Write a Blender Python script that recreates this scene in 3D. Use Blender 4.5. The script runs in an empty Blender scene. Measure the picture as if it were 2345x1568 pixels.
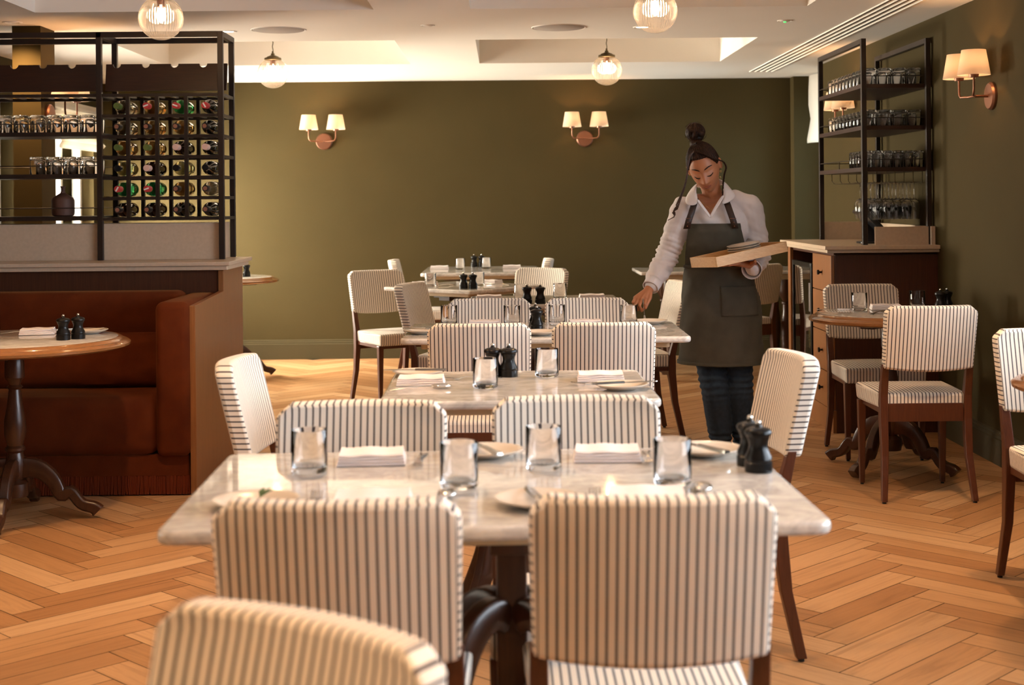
import bpy, bmesh, math, random
from mathutils import Vector, Matrix, Euler
from mathutils import noise as mn
random.seed(7)
PI = math.pi
S = bpy.context.scene
COL = S.collection

# ------------------------------------------------------------------ camera
cam = bpy.data.objects.new('camera', bpy.data.cameras.new('camera'))
COL.objects.link(cam)
cam.data.sensor_width = 36.0
cam.data.lens = 50.0
cam.data.shift_y = -(784 - 456) / 2345
cam.data.clip_start = 0.05
cam.matrix_world = (Matrix.Translation((0, 0, 1.33)) @ Matrix.Rotation(-math.atan(22 / 3257), 4, 'Z')
                    @ Matrix.Rotation(PI / 2, 4, 'X') @ Matrix.Rotation(-0.0094, 4, 'Z'))
cam.data.dof.use_dof = True
cam.data.dof.focus_distance = 6.3
cam.data.dof.aperture_fstop = 4.5
S.camera = cam
S.view_settings.view_transform = 'Standard'
S.view_settings.look = 'None'
S.view_settings.gamma = 1
S.view_settings.exposure = 0.35

# ------------------------------------------------------------------ world and daylight
W = bpy.data.worlds.new('world'); S.world = W; W.use_nodes = True
W.node_tree.nodes['Background'].inputs[0].default_value = (1.0, 0.93, 0.80, 1)
W.node_tree.nodes['Background'].inputs[1].default_value = 0.8

def area(name, loc, rot, sx, sy, power, col):
    l = bpy.data.lights.new(name, 'AREA'); l.shape = 'RECTANGLE'; l.size = sx; l.size_y = sy
    l.energy = power; l.color = col
    o = bpy.data.objects.new(name, l); COL.objects.link(o); o.location = loc; o.rotation_euler = rot
    return o
def spot(name, loc, rot, power, col, ang, blend=0.6, r=0.04):
    l = bpy.data.lights.new(name, 'SPOT'); l.energy = power; l.color = col; l.spot_size = ang
    l.spot_blend = blend; l.shadow_soft_size = r
    o = bpy.data.objects.new(name, l); COL.objects.link(o); o.location = loc; o.rotation_euler = rot
    return o
def point(name, loc, power, col, r=0.02):
    l = bpy.data.lights.new(name, 'POINT'); l.energy = power; l.color = col; l.shadow_soft_size = r
    o = bpy.data.objects.new(name, l); COL.objects.link(o); o.location = loc
    return o
# daylight at the windows: left pair (far), right near pair, right far corner
DAY = (1.0, 0.92, 0.76)
area('daylight_left_far', (-3.62, 11.32, 1.3), (0, -PI / 2, 0), 1.5, 1.0, 500, DAY)
area('daylight_left_mid', (-3.62, 9.2, 1.3), (0, -PI / 2, 0), 1.5, 1.5, 125, DAY)
area('daylight_left_near', (-3.62, 3.0, 1.4), (0, -PI / 2, 0), 1.4, 2.2, 18, (1.0, 0.85, 0.66))
area('daylight_right_near', (2.66, 3.5, 1.45), (0, PI / 2, 0), 1.3, 4.6, 215, (0.76, 0.87, 1.0))
area('daylight_right_far', (2.86, 11.4, 1.45), (0, PI / 2, 0), 1.2, 0.7, 20, (0.5, 0.8, 1.0))
sun = bpy.data.lights.new('sun', 'SUN'); sun.energy = 70; sun.color = (1, 0.90, 0.74); sun.angle = 0.01
so = bpy.data.objects.new('sun', sun); COL.objects.link(so)
so.rotation_euler = Vector((1.0, 0.2, -1.3)).to_track_quat('-Z', 'Y').to_euler()
# recessed downlights: leading pair in view, others unseen, last added to brighten the pier
WARM = (1.0, 0.60, 0.29)
DL = [(-1.61, 8.39), (0.83, 8.35), (-1.3, 5.2), (0.73, 5.2), (-0.4, 3.6), (1.9, 5.0), (-2.4, 4.85), (0.73, 1.6), (-1.6, 1.6), (-0.45, 0.6), (-2.70, 7.88)]
for i, (x, y) in enumerate(DL):
    spot('downlight_lamp', (x, y, 2.325), (0, 0, 0), 86 if i > 1 else 22, WARM, 2.1, 0.8)

# ------------------------------------------------------------------ materials
def mat(name, col=(0.8, 0.8, 0.8), rough=0.5, metal=0.0, spec=0.5, trans=0.0, ior=1.45, emit=None, es=0.0, coat=0.0, sheen=0.0, sub=0.0):
    m = bpy.data.materials.new(name); m.use_nodes = True
    b = m.node_tree.nodes['Principled BSDF']
    b.inputs['Base Color'].default_value = (*col, 1)
    b.inputs['Roughness'].default_value = rough
    b.inputs['Metallic'].default_value = metal
    b.inputs['Specular IOR Level'].default_value = spec
    b.inputs['Transmission Weight'].default_value = trans
    b.inputs['IOR'].default_value = ior
    b.inputs['Coat Weight'].default_value = coat
    b.inputs['Sheen Weight'].default_value = sheen
    if sub:
        b.inputs['Subsurface Weight'].default_value = sub
        b.inputs['Subsurface Radius'].default_value = (0.02, 0.008, 0.004)
    if emit:
        b.inputs['Emission Color'].default_value = (*emit, 1); b.inputs['Emission Strength'].default_value = es
    return m
class NT:
    def __init__(s, m):
        s.t = m.node_tree; s.b = s.t.nodes['Principled BSDF']
    def n(s, typ, **kw):
        nd = s.t.nodes.new(typ)
        for k, v in kw.items():
            if k in nd.inputs.keys() if isinstance(k, str) else False: nd.inputs[k].default_value = v
            else: setattr(nd, k, v)
        return nd
    def l(s, a, b): s.t.links.new(a, b)
    def ramp(s, fac, stops):
        r = s.n('ShaderNodeValToRGB'); e = r.color_ramp.elements
        e[0].position, e[0].color = stops[0][0], (*stops[0][1], 1)
        e[1].position, e[1].color = stops[-1][0], (*stops[-1][1], 1)
        for p, c in stops[1:-1]:
            x = e.new(p); x.color = (*c, 1)
        s.l(fac, r.inputs[0]); return r.outputs[0]
    def coords(s, kind='Object', scale=(1, 1, 1)):
        c = s.n('ShaderNodeTexCoord'); mp = s.n('ShaderNodeMapping'); mp.inputs['Scale'].default_value = scale
        s.l(c.outputs[kind], mp.inputs[0]); return mp.outputs[0]
    def noise(s, vec, scale=5, detail=4, rough=0.5, dist=0.0):
        x = s.n('ShaderNodeTexNoise'); x.inputs['Scale'].default_value = scale; x.inputs['Detail'].default_value = detail
        x.inputs['Roughness'].default_value = rough; x.inputs['Distortion'].default_value = dist
        s.l(vec, x.inputs['Vector']); return x.outputs[0]
    def bump(s, h, strength=0.2, dist=0.01):
        b = s.n('ShaderNodeBump'); b.inputs['Strength'].default_value = strength; b.inputs['Distance'].default_value = dist
        s.l(h, b.inputs['Height']); s.l(b.outputs[0], s.b.inputs['Normal'])
def wood(name, c1, c2, rough=0.4, scale=(30, 30, 2.0), coat=0.0, amount=3.0):
    m = mat(name, c1, rough, coat=coat); t = NT(m)
    v = t.coords('Object', scale); f = t.noise(v, amount, 6, 0.6, 0.6)
    t.l(t.ramp(f, [(0.3, c1), (0.7, c2)]), t.b.inputs['Base Color'])
    t.bump(f, 0.08, 0.002)
    return m
def noisy(name, c1, c2, rough=0.8, scale=4, bs=0.0, bscale=200, **kw):
    m = mat(name, c1, rough, **kw); t = NT(m); v = t.coords()
    f = t.noise(v, scale, 4)
    t.l(t.ramp(f, [(0.3, c1), (0.7, c2)]), t.b.inputs['Base Color'])
    if bs: t.bump(t.noise(v, bscale, 2), bs, 0.003)
    return m
M = {}
M['wall'] = noisy('olive_paint', (0.054, 0.0385, 0.0135), (0.058, 0.0415, 0.0148), 0.85, 3, 0.05, 120, spec=0.15)
M['skirt'] = mat('olive_gloss', (0.054, 0.042, 0.017), 0.45)
M['ceil'] = noisy('ceiling_paint', (0.82, 0.77, 0.70), (0.84, 0.79, 0.72), 0.8, 2)
M['grey'] = mat('speaker_cloth', (0.42, 0.37, 0.33), 0.9)
M['dark'] = mat('dark_slot', (0.02, 0.018, 0.015), 0.8)
M['white_frame'] = mat('white_frame', (0.7, 0.68, 0.62), 0.5)
M['black_metal'] = wood('bronze_steel', (0.018, 0.010, 0.007), (0.026, 0.015, 0.010), 0.45, (3, 3, 3))
M['dark_wood'] = wood('dark_walnut', (0.024, 0.0085, 0.004), (0.040, 0.014, 0.006), 0.45, (3, 40, 40))
M['panel_dark'] = wood('dark_walnut_vertical', (0.055, 0.017, 0.008), (0.085, 0.028, 0.012), 0.4, (60, 60, 2))
M['panel'] = wood('walnut_panel', (0.21, 0.080, 0.024), (0.29, 0.118, 0.037), 0.4, (50, 50, 1.5))
M['chair_wood'] = wood('mahogany', (0.072, 0.020, 0.0075), (0.105, 0.031, 0.011), 0.38, (40, 40, 3), coat=0.08)
M['table_wood'] = wood('dark_mahogany', (0.036, 0.012, 0.005), (0.060, 0.020, 0.008), 0.3, (30, 30, 3), coat=0.12)
M['rim_wood'] = wood('polished_rim', (0.22, 0.088, 0.027), (0.29, 0.120, 0.038), 0.2, (10, 10, 60), coat=0.4)
M['oak'] = wood('pale_oak', (0.50, 0.27, 0.10), (0.62, 0.36, 0.15), 0.45, (4, 30, 60))
M['cream_wood'] = mat('cream_underframe', (0.52, 0.40, 0.25), 0.5)
M['stone'] = noisy('cream_quartz', (0.56, 0.43, 0.31), (0.62, 0.48, 0.35), 0.35, 60)
M['velvet'] = noisy('rust_velvet', (0.082, 0.0145, 0.0028), (0.115, 0.023, 0.0042), 0.9, 8, 0.05, 60, spec=0.15, sheen=0.15)
bb = M['velvet'].node_tree.nodes['Principled BSDF']
bb.inputs['Sheen Tint'].default_value = (0.9, 0.36, 0.1, 1); bb.inputs['Sheen Roughness'].default_value = 0.4
M['fringe'] = mat('rust_fringe', (0.13, 0.022, 0.005), 0.9, spec=0.2)
M['black'] = mat('black_lacquer', (0.006, 0.005, 0.0045), 0.28, spec=0.3)
M['steel'] = mat('steel', (0.72, 0.68, 0.62), 0.18, 1.0)
M['brass'] = mat('antique_copper', (0.26, 0.12, 0.075), 0.4, 0.85)
M['dark_brass'] = mat('dark_bronze', (0.10, 0.075, 0.04), 0.4, 0.9)
M['china'] = mat('stoneware', (0.66, 0.56, 0.45), 0.25, coat=0.3)
M['napkin'] = noisy('linen', (0.80, 0.72, 0.70), (0.84, 0.76, 0.74), 0.9, 30, 0.15, 600)
M['glass'] = mat('clear_glass', (1, 1, 1), 0.0, trans=1.0, ior=1.36)
M['water'] = mat('water', (1, 1, 1), 0.0, trans=1.0, ior=1.33)
def _pane():
    m = mat('window_glass', (1, 1, 1), 0.0, spec=0.5); t = m.node_tree; b = t.nodes['Principled BSDF']
    tr = t.nodes.new('ShaderNodeBsdfTransparent'); gl = t.nodes.new('ShaderNodeBsdfGlossy'); gl.inputs['Roughness'].default_value = 0.0
    fz = t.nodes.new('ShaderNodeFresnel'); fz.inputs[0].default_value = 1.45; mx = t.nodes.new('ShaderNodeMixShader')
    t.links.new(fz.outputs[0], mx.inputs[0]); t.links.new(tr.outputs[0], mx.inputs[1]); t.links.new(gl.outputs[0], mx.inputs[2])
    t.links.new(mx.outputs[0], t.nodes['Material Output'].inputs[0]); return m
M['pane'] = _pane()
M['blind'] = mat('blind_cloth', (0.78, 0.74, 0.68), 0.9)
M['vase'] = mat('brown_stoneware', (0.10, 0.045, 0.030), 0.6)
M['screen'] = mat('black_plastic', (0.012, 0.012, 0.014), 0.3)
M['led'] = mat('screen_light', (0.8, 0.85, 0.9), 0.4, emit=(0.8, 0.85, 1.0), es=1.5)
M['green_led'] = mat('green_led', (0.1, 0.6, 0.2), 0.4, emit=(0.1, 0.9, 0.2), es=1.0)
M['lamp'] = mat('lamp_glow', (1, 1, 1), 0.4, emit=(1.0, 0.85, 0.62), es=14)
M['filament'] = mat('filament_glow', (1, 1, 1), 0.4, emit=(1.0, 0.76, 0.45), es=7)
M['skin'] = mat('skin', (0.43, 0.165, 0.072), 0.45, sub=0.08)
M['skin_dark'] = mat('lip', (0.30, 0.085, 0.050), 0.45)
M['hair'] = mat('dark_hair', (0.016, 0.008, 0.005), 0.5, spec=0.15)
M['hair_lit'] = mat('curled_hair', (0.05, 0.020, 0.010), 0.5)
M['shirt'] = noisy('white_cotton', (0.72, 0.66, 0.65), (0.75, 0.69, 0.68), 0.9, 20, 0.15, 300)
M['leather'] = mat('brown_leather', (0.035, 0.016, 0.010), 0.5)
M['gold'] = mat('gold', (0.8, 0.5, 0.2), 0.25, 1.0)
M['herb'] = mat('green_leaf', (0.05, 0.10, 0.03), 0.6)
M['shade_in'] = mat('lamp_bulb', (1, 1, 1), 0.4, emit=(1.0, 0.72, 0.42), es=25)
def _hair():
    t = NT(M['hair']); v = t.coords('Object', (120, 120, 12)); f = t.noise(v, 1.5, 3)
    t.l(t.ramp(f, [(0.35, (0.010, 0.005, 0.003)), (0.7, (0.045, 0.018, 0.009))]), t.b.inputs['Base Color']); t.bump(f, 0.5, 0.003)
_hair()
def _shade():
    m = mat('linen_shade', (0.85, 0.72, 0.58), 0.8); t = NT(m)
    tr = t.n('ShaderNodeBsdfTranslucent'); tr.inputs[0].default_value = (0.95, 0.84, 0.72, 1)
    mx = t.n('ShaderNodeMixShader'); mx.inputs[0].default_value = 0.65
    t.l(t.b.outputs[0], mx.inputs[1]); t.l(tr.outputs[0], mx.inputs[2])
    t.l(mx.outputs[0], t.t.nodes['Material Output'].inputs[0]); return m
M['shade'] = _shade()
def _blind():
    m = M['blind']; t = NT(m); tr = t.n('ShaderNodeBsdfTranslucent'); tr.inputs[0].default_value = (0.85, 0.8, 0.7, 1)
    mx = t.n('ShaderNodeMixShader'); mx.inputs[0].default_value = 0.4
    t.l(t.b.outputs[0], mx.inputs[1]); t.l(tr.outputs[0], mx.inputs[2]); t.l(mx.outputs[0], t.t.nodes['Material Output'].inputs[0])
_blind()
def _globe():
    m = mat('ribbed_glass', (1, 0.97, 0.92), 0.05, trans=0.85, ior=1.3); t = NT(m)
    tr = t.n('ShaderNodeBsdfTransparent'); mx = t.n('ShaderNodeMixShader'); mx.inputs[0].default_value = 0.38
    t.l(tr.outputs[0], mx.inputs[1]); t.l(t.b.outputs[0], mx.inputs[2]); t.l(mx.outputs[0], t.t.nodes['Material Output'].inputs[0]); return m
M['globe'] = _globe()
def _marble():
    m = mat('grey_veined_marble', (0.6, 0.56, 0.5), 0.05, spec=0.6); t = NT(m)
    v = t.coords('Object', (1, 1.6, 1)); n1 = t.noise(v, 3.2, 8, 0.62, 1.8)
    n2 = t.noise(v, 14, 6, 0.7, 0.8)
    c1 = t.ramp(n1, [(0.30, (0.40, 0.37, 0.34)), (0.47, (0.66, 0.61, 0.55)), (0.52, (0.50, 0.46, 0.43)), (0.60, (0.70, 0.65, 0.59)), (0.8, (0.63, 0.58, 0.53))])
    c2 = t.ramp(n2, [(0.35, (0.82, 0.81, 0.80)), (0.6, (1, 1, 1))])
    mx = t.n('ShaderNodeMix', data_type='RGBA', blend_type='MULTIPLY'); mx.inputs[0].default_value = 1
    t.l(c1, mx.inputs[6]); t.l(c2, mx.inputs[7]); t.l(mx.outputs[2], t.b.inputs['Base Color']); return m
M['marble'] = _marble()
def _stripe():
    m = mat('ticking_stripe', (0.8, 0.7, 0.6), 0.85, sheen=0.1); t = NT(m)
    uv = t.n('ShaderNodeUVMap'); sp = t.n('ShaderNodeSeparateXYZ'); t.l(uv.outputs[0], sp.inputs[0])
    d = t.n('ShaderNodeMath', operation='DIVIDE'); d.inputs[1].default_value = 0.0158; t.l(sp.outputs[0], d.inputs[0])
    fr = t.n('ShaderNodeMath', operation='FRACT'); t.l(d.outputs[0], fr.inputs[0])
    c = t.ramp(fr.outputs[0], [(0.0, (0.80, 0.71, 0.60)), (0.355, (0.80, 0.71, 0.60)), (0.375, (0.045, 0.035, 0.035)), (0.45, (0.07, 0.055, 0.055)), (0.50, (0.12, 0.10, 0.095)), (0.55, (0.07, 0.055, 0.055)), (0.625, (0.045, 0.035, 0.035)), (0.645, (0.80, 0.71, 0.60)), (1.0, (0.80, 0.71, 0.60))])
    for nd in t.t.nodes:
        if nd.bl_idname == 'ShaderNodeMath' and nd.operation == 'DIVIDE': pass
    t.l(c, t.b.inputs['Base Color']); t.bump(t.noise(t.coords('Object'), 500, 2), 0.15, 0.001); return m
M['stripe'] = _stripe()
def _floor():
    m = mat('herringbone_oak', (0.5, 0.3, 0.15), 0.42, spec=0.4); t = NT(m)
    at = t.n('ShaderNodeAttribute'); at.attribute_name = 'rnd'
    uv = t.n('ShaderNodeUVMap'); mp = t.n('ShaderNodeMapping'); mp.inputs['Scale'].default_value = (1.6, 26, 1)
    t.l(uv.outputs[0], mp.inputs[0])
    f = t.noise(mp.outputs[0], 1.0, 7, 0.62, 0.9)
    g = t.ramp(f, [(0.32, (0.70, 0.66, 0.62)), (0.5, (1, 1, 1)), (0.64, (0.86, 0.84, 0.82)), (0.75, (1.04, 1.03, 1.0))])
    b = t.ramp(at.outputs['Fac'], [(0.0, (0.34, 0.160, 0.062)), (0.3, (0.42, 0.215, 0.090)), (0.6, (0.47, 0.255, 0.115)), (0.85, (0.52, 0.30, 0.145)), (1.0, (0.56, 0.34, 0.175))])
    mx = t.n('ShaderNodeMix', data_type='RGBA', blend_type='MULTIPLY'); mx.inputs[0].default_value = 1
    t.l(b, mx.inputs[6]); t.l(g, mx.inputs[7]); t.l(mx.outputs[2], t.b.inputs['Base Color'])
    t.bump(f, 0.06, 0.002); return m
M['floor'] = _floor()
M['denim'] = noisy('dark_denim', (0.010, 0.022, 0.040), (0.018, 0.034, 0.058), 0.9, 60, 0.2, 500)
M['apron'] = noisy('grey_green_canvas', (0.050, 0.044, 0.030), (0.072, 0.064, 0.045), 0.9, 12, 0.2, 400)

# ------------------------------------------------------------------ object helpers
def tag(o, label, cat, group=None):
    o['label'] = label; o['category'] = cat
    if group: o['group'] = group
    return o
def thing(name, label, cat, loc=(0, 0, 0), rz=0.0, group=None):
    o = bpy.data.objects.new(name, None); COL.objects.link(o); o.empty_display_size = 0.05
    o.location = loc; o.rotation_euler = (0, 0, rz)
    return tag(o, label, cat, group)
def mk(name, bm, m, parent=None, smooth=True, bevel=0.0, segs=2, loc=None, rot=None):
    me = bpy.data.meshes.new(name)
    bmesh.ops.recalc_face_normals(bm, faces=bm.faces)
    bm.to_mesh(me); bm.free()
    for x in (m if isinstance(m, (list, tuple)) else [m]): me.materials.append(x)
    o = bpy.data.objects.new(name, me); COL.objects.link(o)
    if parent: o.parent = parent
    if loc: o.location = loc
    if rot: o.rotation_euler = rot
    if smooth:
        me.polygons.foreach_set('use_smooth', [True] * len(me.polygons))
        try: me.set_sharp_from_angle(angle=math.radians(38))
        except Exception: pass
    if bevel:
        b = o.modifiers.new('b', 'BEVEL'); b.width = bevel; b.segments = segs; b.limit_method = 'ANGLE'; b.angle_limit = math.radians(40)
        b.harden_normals = False
    return o
def struct(name, bm, m, **k):
    o = mk(name, bm, m, **k); o['kind'] = 'structure'; return o
def BM(): return bmesh.new()
def box(bm, c, s, rot=None, taper=None):
    """box centre c size s; taper=(fx,fy) scales the bottom face"""
    vs = []
    for dz in (-1, 1):
        for dx, dy in ((-1, -1), (1, -1), (1, 1), (-1, 1)):
            fx, fy = (taper if (taper and dz < 0) else (1, 1))
            v = Vector((dx * s[0] / 2 * fx, dy * s[1] / 2 * fy, dz * s[2] / 2))
            if rot: v = rot @ v
            vs.append(bm.verts.new(v + Vector(c)))
    for f in ((3, 2, 1, 0), (4, 5, 6, 7), (0, 1, 5, 4), (1, 2, 6, 5), (2, 3, 7, 6), (3, 0, 4, 7)):
        bm.faces.new([vs[i] for i in f])
    return bm
def bx(x0, x1, y0, y1, z0, z1, bm=None):
    return box(bm or BM(), ((x0 + x1) / 2, (y0 + y1) / 2, (z0 + z1) / 2), (abs(x1 - x0), abs(y1 - y0), abs(z1 - z0)))
def lathe(bm, prof, n=32, c=(0, 0, 0), ribs=0, ramp=0.0, axis='Z'):
    rings = []
    for r, z in prof:
        if r < 1e-5:
            p = Vector((0, 0, z)); rings.append([bm.verts.new(_ax(p, axis) + Vector(c))])
        else:
            ring = []
            for i in range(n):
                a = 2 * PI * i / n; rr = r * (1 + (ramp * math.cos(a * ribs) if ribs else 0))
                ring.append(bm.verts.new(_ax(Vector((rr * math.cos(a), rr * math.sin(a), z)), axis) + Vector(c)))
            rings.append(ring)
    for a, b in zip(rings, rings[1:]):
        if len(a) == 1 and len(b) == 1: continue
        for i in range(n):
            j = (i + 1) % n
            if len(a) == 1: bm.faces.new((a[0], b[j], b[i]))
            elif len(b) == 1: bm.faces.new((a[i], a[j], b[0]))
            else: bm.faces.new((a[i], a[j], b[j], b[i]))
    return bm
def _ax(p, axis):
    if axis == 'Z': return p
    if axis == 'Y': return Vector((p.x, p.z, p.y))
    return Vector((p.z, p.x, p.y))
def tube(bm, pts, r, n=8, caps=True, flat=1.0):
    pts = [Vector(p) for p in pts]; rings = []
    rs = r if isinstance(r, (list, tuple)) else [r] * len(pts)
    up = Vector((0.13, 0.21, 1)).normalized(); prev = None
    for i, p in enumerate(pts):
        d = (pts[min(i + 1, len(pts) - 1)] - pts[max(i - 1, 0)])
        d = d.normalized() if d.length > 1e-9 else Vector((0, 0, 1))
        if prev is None:
            s = d.cross(up)
            if s.length < 0.05: s = d.cross(Vector((1, 0, 0)))
        else: s = prev - d * prev.dot(d)
        s.normalize(); prev = s; t = d.cross(s)
        rings.append([bm.verts.new(p + (s * math.cos(2 * PI * k / n) + t * math.sin(2 * PI * k / n) * flat) * rs[i]) for k in range(n)])
    for a, b in zip(rings, rings[1:]):
        for k in range(n): bm.faces.new((a[k], a[(k + 1) % n], b[(k + 1) % n], b[k]))
    if caps: bm.faces.new(rings[0][::-1]); bm.faces.new(rings[-1])
    return bm
def prism(bm, outline, z0, z1, axis='Z', c=(0, 0, 0)):
    lo = [bm.verts.new(_ax(Vector((x, y, z0)), axis) + Vector(c)) for x, y in outline]
    hi = [bm.verts.new(_ax(Vector((x, y, z1)), axis) + Vector(c)) for x, y in outline]
    n = len(lo)
    bm.faces.new(lo[::-1]); bm.faces.new(hi)
    for i in range(n): bm.faces.new((lo[i], lo[(i + 1) % n], hi[(i + 1) % n], hi[i]))
    return bm
def rrect(w, d, r, n=5):
    o = []
    for cx, cy, a0 in ((w / 2 - r, d / 2 - r, 0), (-w / 2 + r, d / 2 - r, 90), (-w / 2 + r, -d / 2 + r, 180), (w / 2 - r, -d / 2 + r, 270)):
        for k in range(n + 1):
            a = math.radians(a0 + 90 * k / n); o.append((cx + r * math.cos(a), cy + r * math.sin(a)))
    return o
def ell(bm, c, s, rot=None, n=16):
    mtx = Matrix.Translation(c) @ (rot.to_4x4() if rot else Matrix()) @ Matrix.Diagonal((*s, 1))
    bmesh.ops.create_uvsphere(bm, u_segments=n, v_segments=max(6, n * 3 // 4), radius=1, matrix=mtx); return bm
def dup(root, loc=None, rz=None, label=None, group=None):
    def cp(o, par):
        c = o.copy(); COL.objects.link(c)
        if par: c.parent = par
        for ch in [k for k in ALLCH.get(o.name, o.children)]: cp(ch, c)
        return c
    r = cp(root, None)
    if loc is not None: r.location = loc
    if rz is not None: r.rotation_euler = (0, 0, rz)
    if label: r['label'] = label
    if group: r['group'] = group
    return r
ALLCH = {}
first_used = {}
def place(key, proto, loc, rz, label, group=None):
    """the prototype itself is used the first time, copies after"""
    if key not in first_used:
        first_used[key] = True; ALLCH[proto.name] = list(proto.children)
        for ch in proto.children: ALLCH[ch.name] = list(ch.children)
        proto.location = loc; proto.rotation_euler = (0, 0, rz); proto['label'] = label
        if group: proto['group'] = group
        return proto
    return dup(proto, loc, rz, label, group)
def face_dir(dx, dy): return math.atan2(-dx, dy)   # local +Y faces (dx,dy)

# ------------------------------------------------------------------ room shell
XL, XR, YB, YN, H = -3.4, 2.44, 12.0, -2.6, 2.334
# floor: herringbone planks
def build_floor():
    bm = BM(); uv = bm.loops.layers.uv.new('UVMap'); rn = bm.faces.layers.float.new('rnd')
    L, w, g = 0.596, 0.1148, 0.0015; q = math.sqrt(0.5)
    def quad(u0, u1, v0, v1, along):
        cx, cy = (u0 + u1) / 2, (v0 + v1) / 2
        X = (cx - cy) * q - 1.52; Y = (cx + cy) * q + 5.67
        if X < XL - 0.3 or X > 3.0 or Y < YN - 0.2 or Y > YB + 0.1: return
        P = [(u0 + g, v0 + g), (u1 - g, v0 + g), (u1 - g, v1 - g), (u0 + g, v1 - g)]
        vs = [bm.verts.new(((a - b) * q - 1.52, (a + b) * q + 5.67, 0)) for a, b in P]
        f = bm.faces.new(vs); f[rn] = random.random(); o = random.random() * 40
        for lp, (a, b) in zip(f.loops, P):
            lp[uv].uv = ((a, b + o) if along == 0 else (b, a + o))
            lp[uv].uv = (lp[uv].uv[0] + o, lp[uv].uv[1])
    for k in range(-9, 9):
        for i in range(-130, 130):
            a, b = i * w + k * L, i * w - k * L
            quad(a, a + L, b, b + w, 0)
            quad(a + L, a + L + w, b + w - L, b + w, 1)
    vs = [bm.verts.new(p) for p in ((XL - .3, YN - .2, -.003), (3.1, YN - .2, -.003), (3.1, YB + .2, -.003), (XL - .3, YB + .2, -.003))]
    f = bm.faces.new(vs); f.material_index = 1; f[rn] = 0
    # subfloor thickness
    me = bpy.data.meshes.new('floor'); bm.to_mesh(me); bm.free()
    me.materials.append(M['floor']); me.materials.append(M['dark'])
    o = bpy.data.objects.new('floor', me); COL.objects.link(o); o['kind'] = 'structure'
build_floor()
# walls (with thickness); left wall pieces around two far windows and one near
def wall_x(name, x0, x1, ys, ye, wins):
    """wall along Y between x0,x1 with windows (y0,y1,z0,z1)"""
    bm = BM(); y = ys
    for (a, b, c, d) in sorted(wins):
        bx(x0, x1, y, a, 0, H, bm); bx(x0, x1, a, b, 0, c, bm); bx(x0, x1, a, b, d, H, bm); y = b
    bx(x0, x1, y, ye, 0, H, bm)
    return struct(name, bm, M['wall'], smooth=False)
LW = [(1.9, 4.1, 0.7, 2.1), (8.45, 9.95, 0.55, 2.05), (10.78, 11.86, 0.55, 2.05)]
RW = [(1.1, 5.9, 0.8, 2.1)]
wall_x('wall_left', XL - 0.2, XL, YN, YB, LW)
wall_x('wall_right', XR, XR + 0.2, YN, 10.92, RW)
struct('wall_back', bx(XL - 0.2, XR, YB, YB + 0.2, 0, H), M['wall'], smooth=False)
struct('wall_front', bx(XL - 0.2, XR + 0.2, YN - 0.2, YN, 0, H), M['wall'], smooth=False)
# right far window bay: return facing the room and outer wall with window
struct('wall_bay', bx(XR, XR + 0.42, YB - 0.14, YB + 0.2, 0, H), M['wall'], smooth=False)
bm = BM(); bx(2.70, 2.86, 10.92, 11.86, 0, 0.8, bm); bx(2.70, 2.86, 10.92, 11.86, 2.1, H, bm)
bx(2.70, 2.86, 10.92, 11.02, .8, 2.1, bm); bx(2.70, 2.86, 11.80, 11.86, .8, 2.1, bm); bx(2.64, 2.70, 10.92, 11.86, 0.76, 0.80, bm)
struct('wall_bay_outer', bm, M['wall'], smooth=False)
# ceiling with four coffers
def build_ceiling():
    bm = BM()
    xs = [XL - .2, -2.447, -.668, -.16, 1.617, 3.0]; ys = [YN - .2, 2.9, 4.47, 5.93, 7.49, 8.94, 10.5, YB + .2]
    for i in range(5):
        for j in range(7):
            if i in (1, 3) and j in (1, 3, 5):
                x0, x1, y0, y1, zt = xs[i], xs[i + 1], ys[j], ys[j + 1], H + 0.42
                bx(x0, x1, y0, y1, zt, zt + .05, bm)
                bx(x0 - .04, x0, y0, y1, H + .12, zt, bm); bx(x1, x1 + .04, y0, y1, H + .12, zt, bm)
                bx(x0, x1, y0 - .04, y0, H + .12, zt, bm); bx(x0, x1, y1, y1 + .04, H + .12, zt, bm)
            else: bx(xs[i], xs[i + 1], ys[j], ys[j + 1], H, H + .12, bm)
    struct('ceiling', bm, M['ceil'], smooth=False)
build_ceiling()
# skirting along the back and right walls
def skirting(name, x0, y0, x1, y1, nx, ny, h=0.165):
    prof = [(0, 0), (.02, 0), (.02, h * .76), (.014, h * .79), (.014, h * .87), (.009, h * .90), (.009, h * .96), (0, h)]
    bm = BM(); A = [bm.verts.new((x0 + nx * p, y0 + ny * p, z)) for p, z in prof]; B = [bm.verts.new((x1 + nx * p, y1 + ny * p, z)) for p, z in prof]
    for i in range(len(prof)):
        j = (i + 1) % len(prof); bm.faces.new((A[i], A[j], B[j], B[i]))
    bm.faces.new(A); bm.faces.new(B[::-1]); struct(name, bm, M['skirt'], smooth=False)
skirting('baseboard_back', XL, YB, XR, YB, 0, -1)
skirting('baseboard_right', XR, YN, XR, 7.93, -1, 0)
skirting('baseboard_left', XL, YN, XL, YB, 1, 0)
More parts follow.
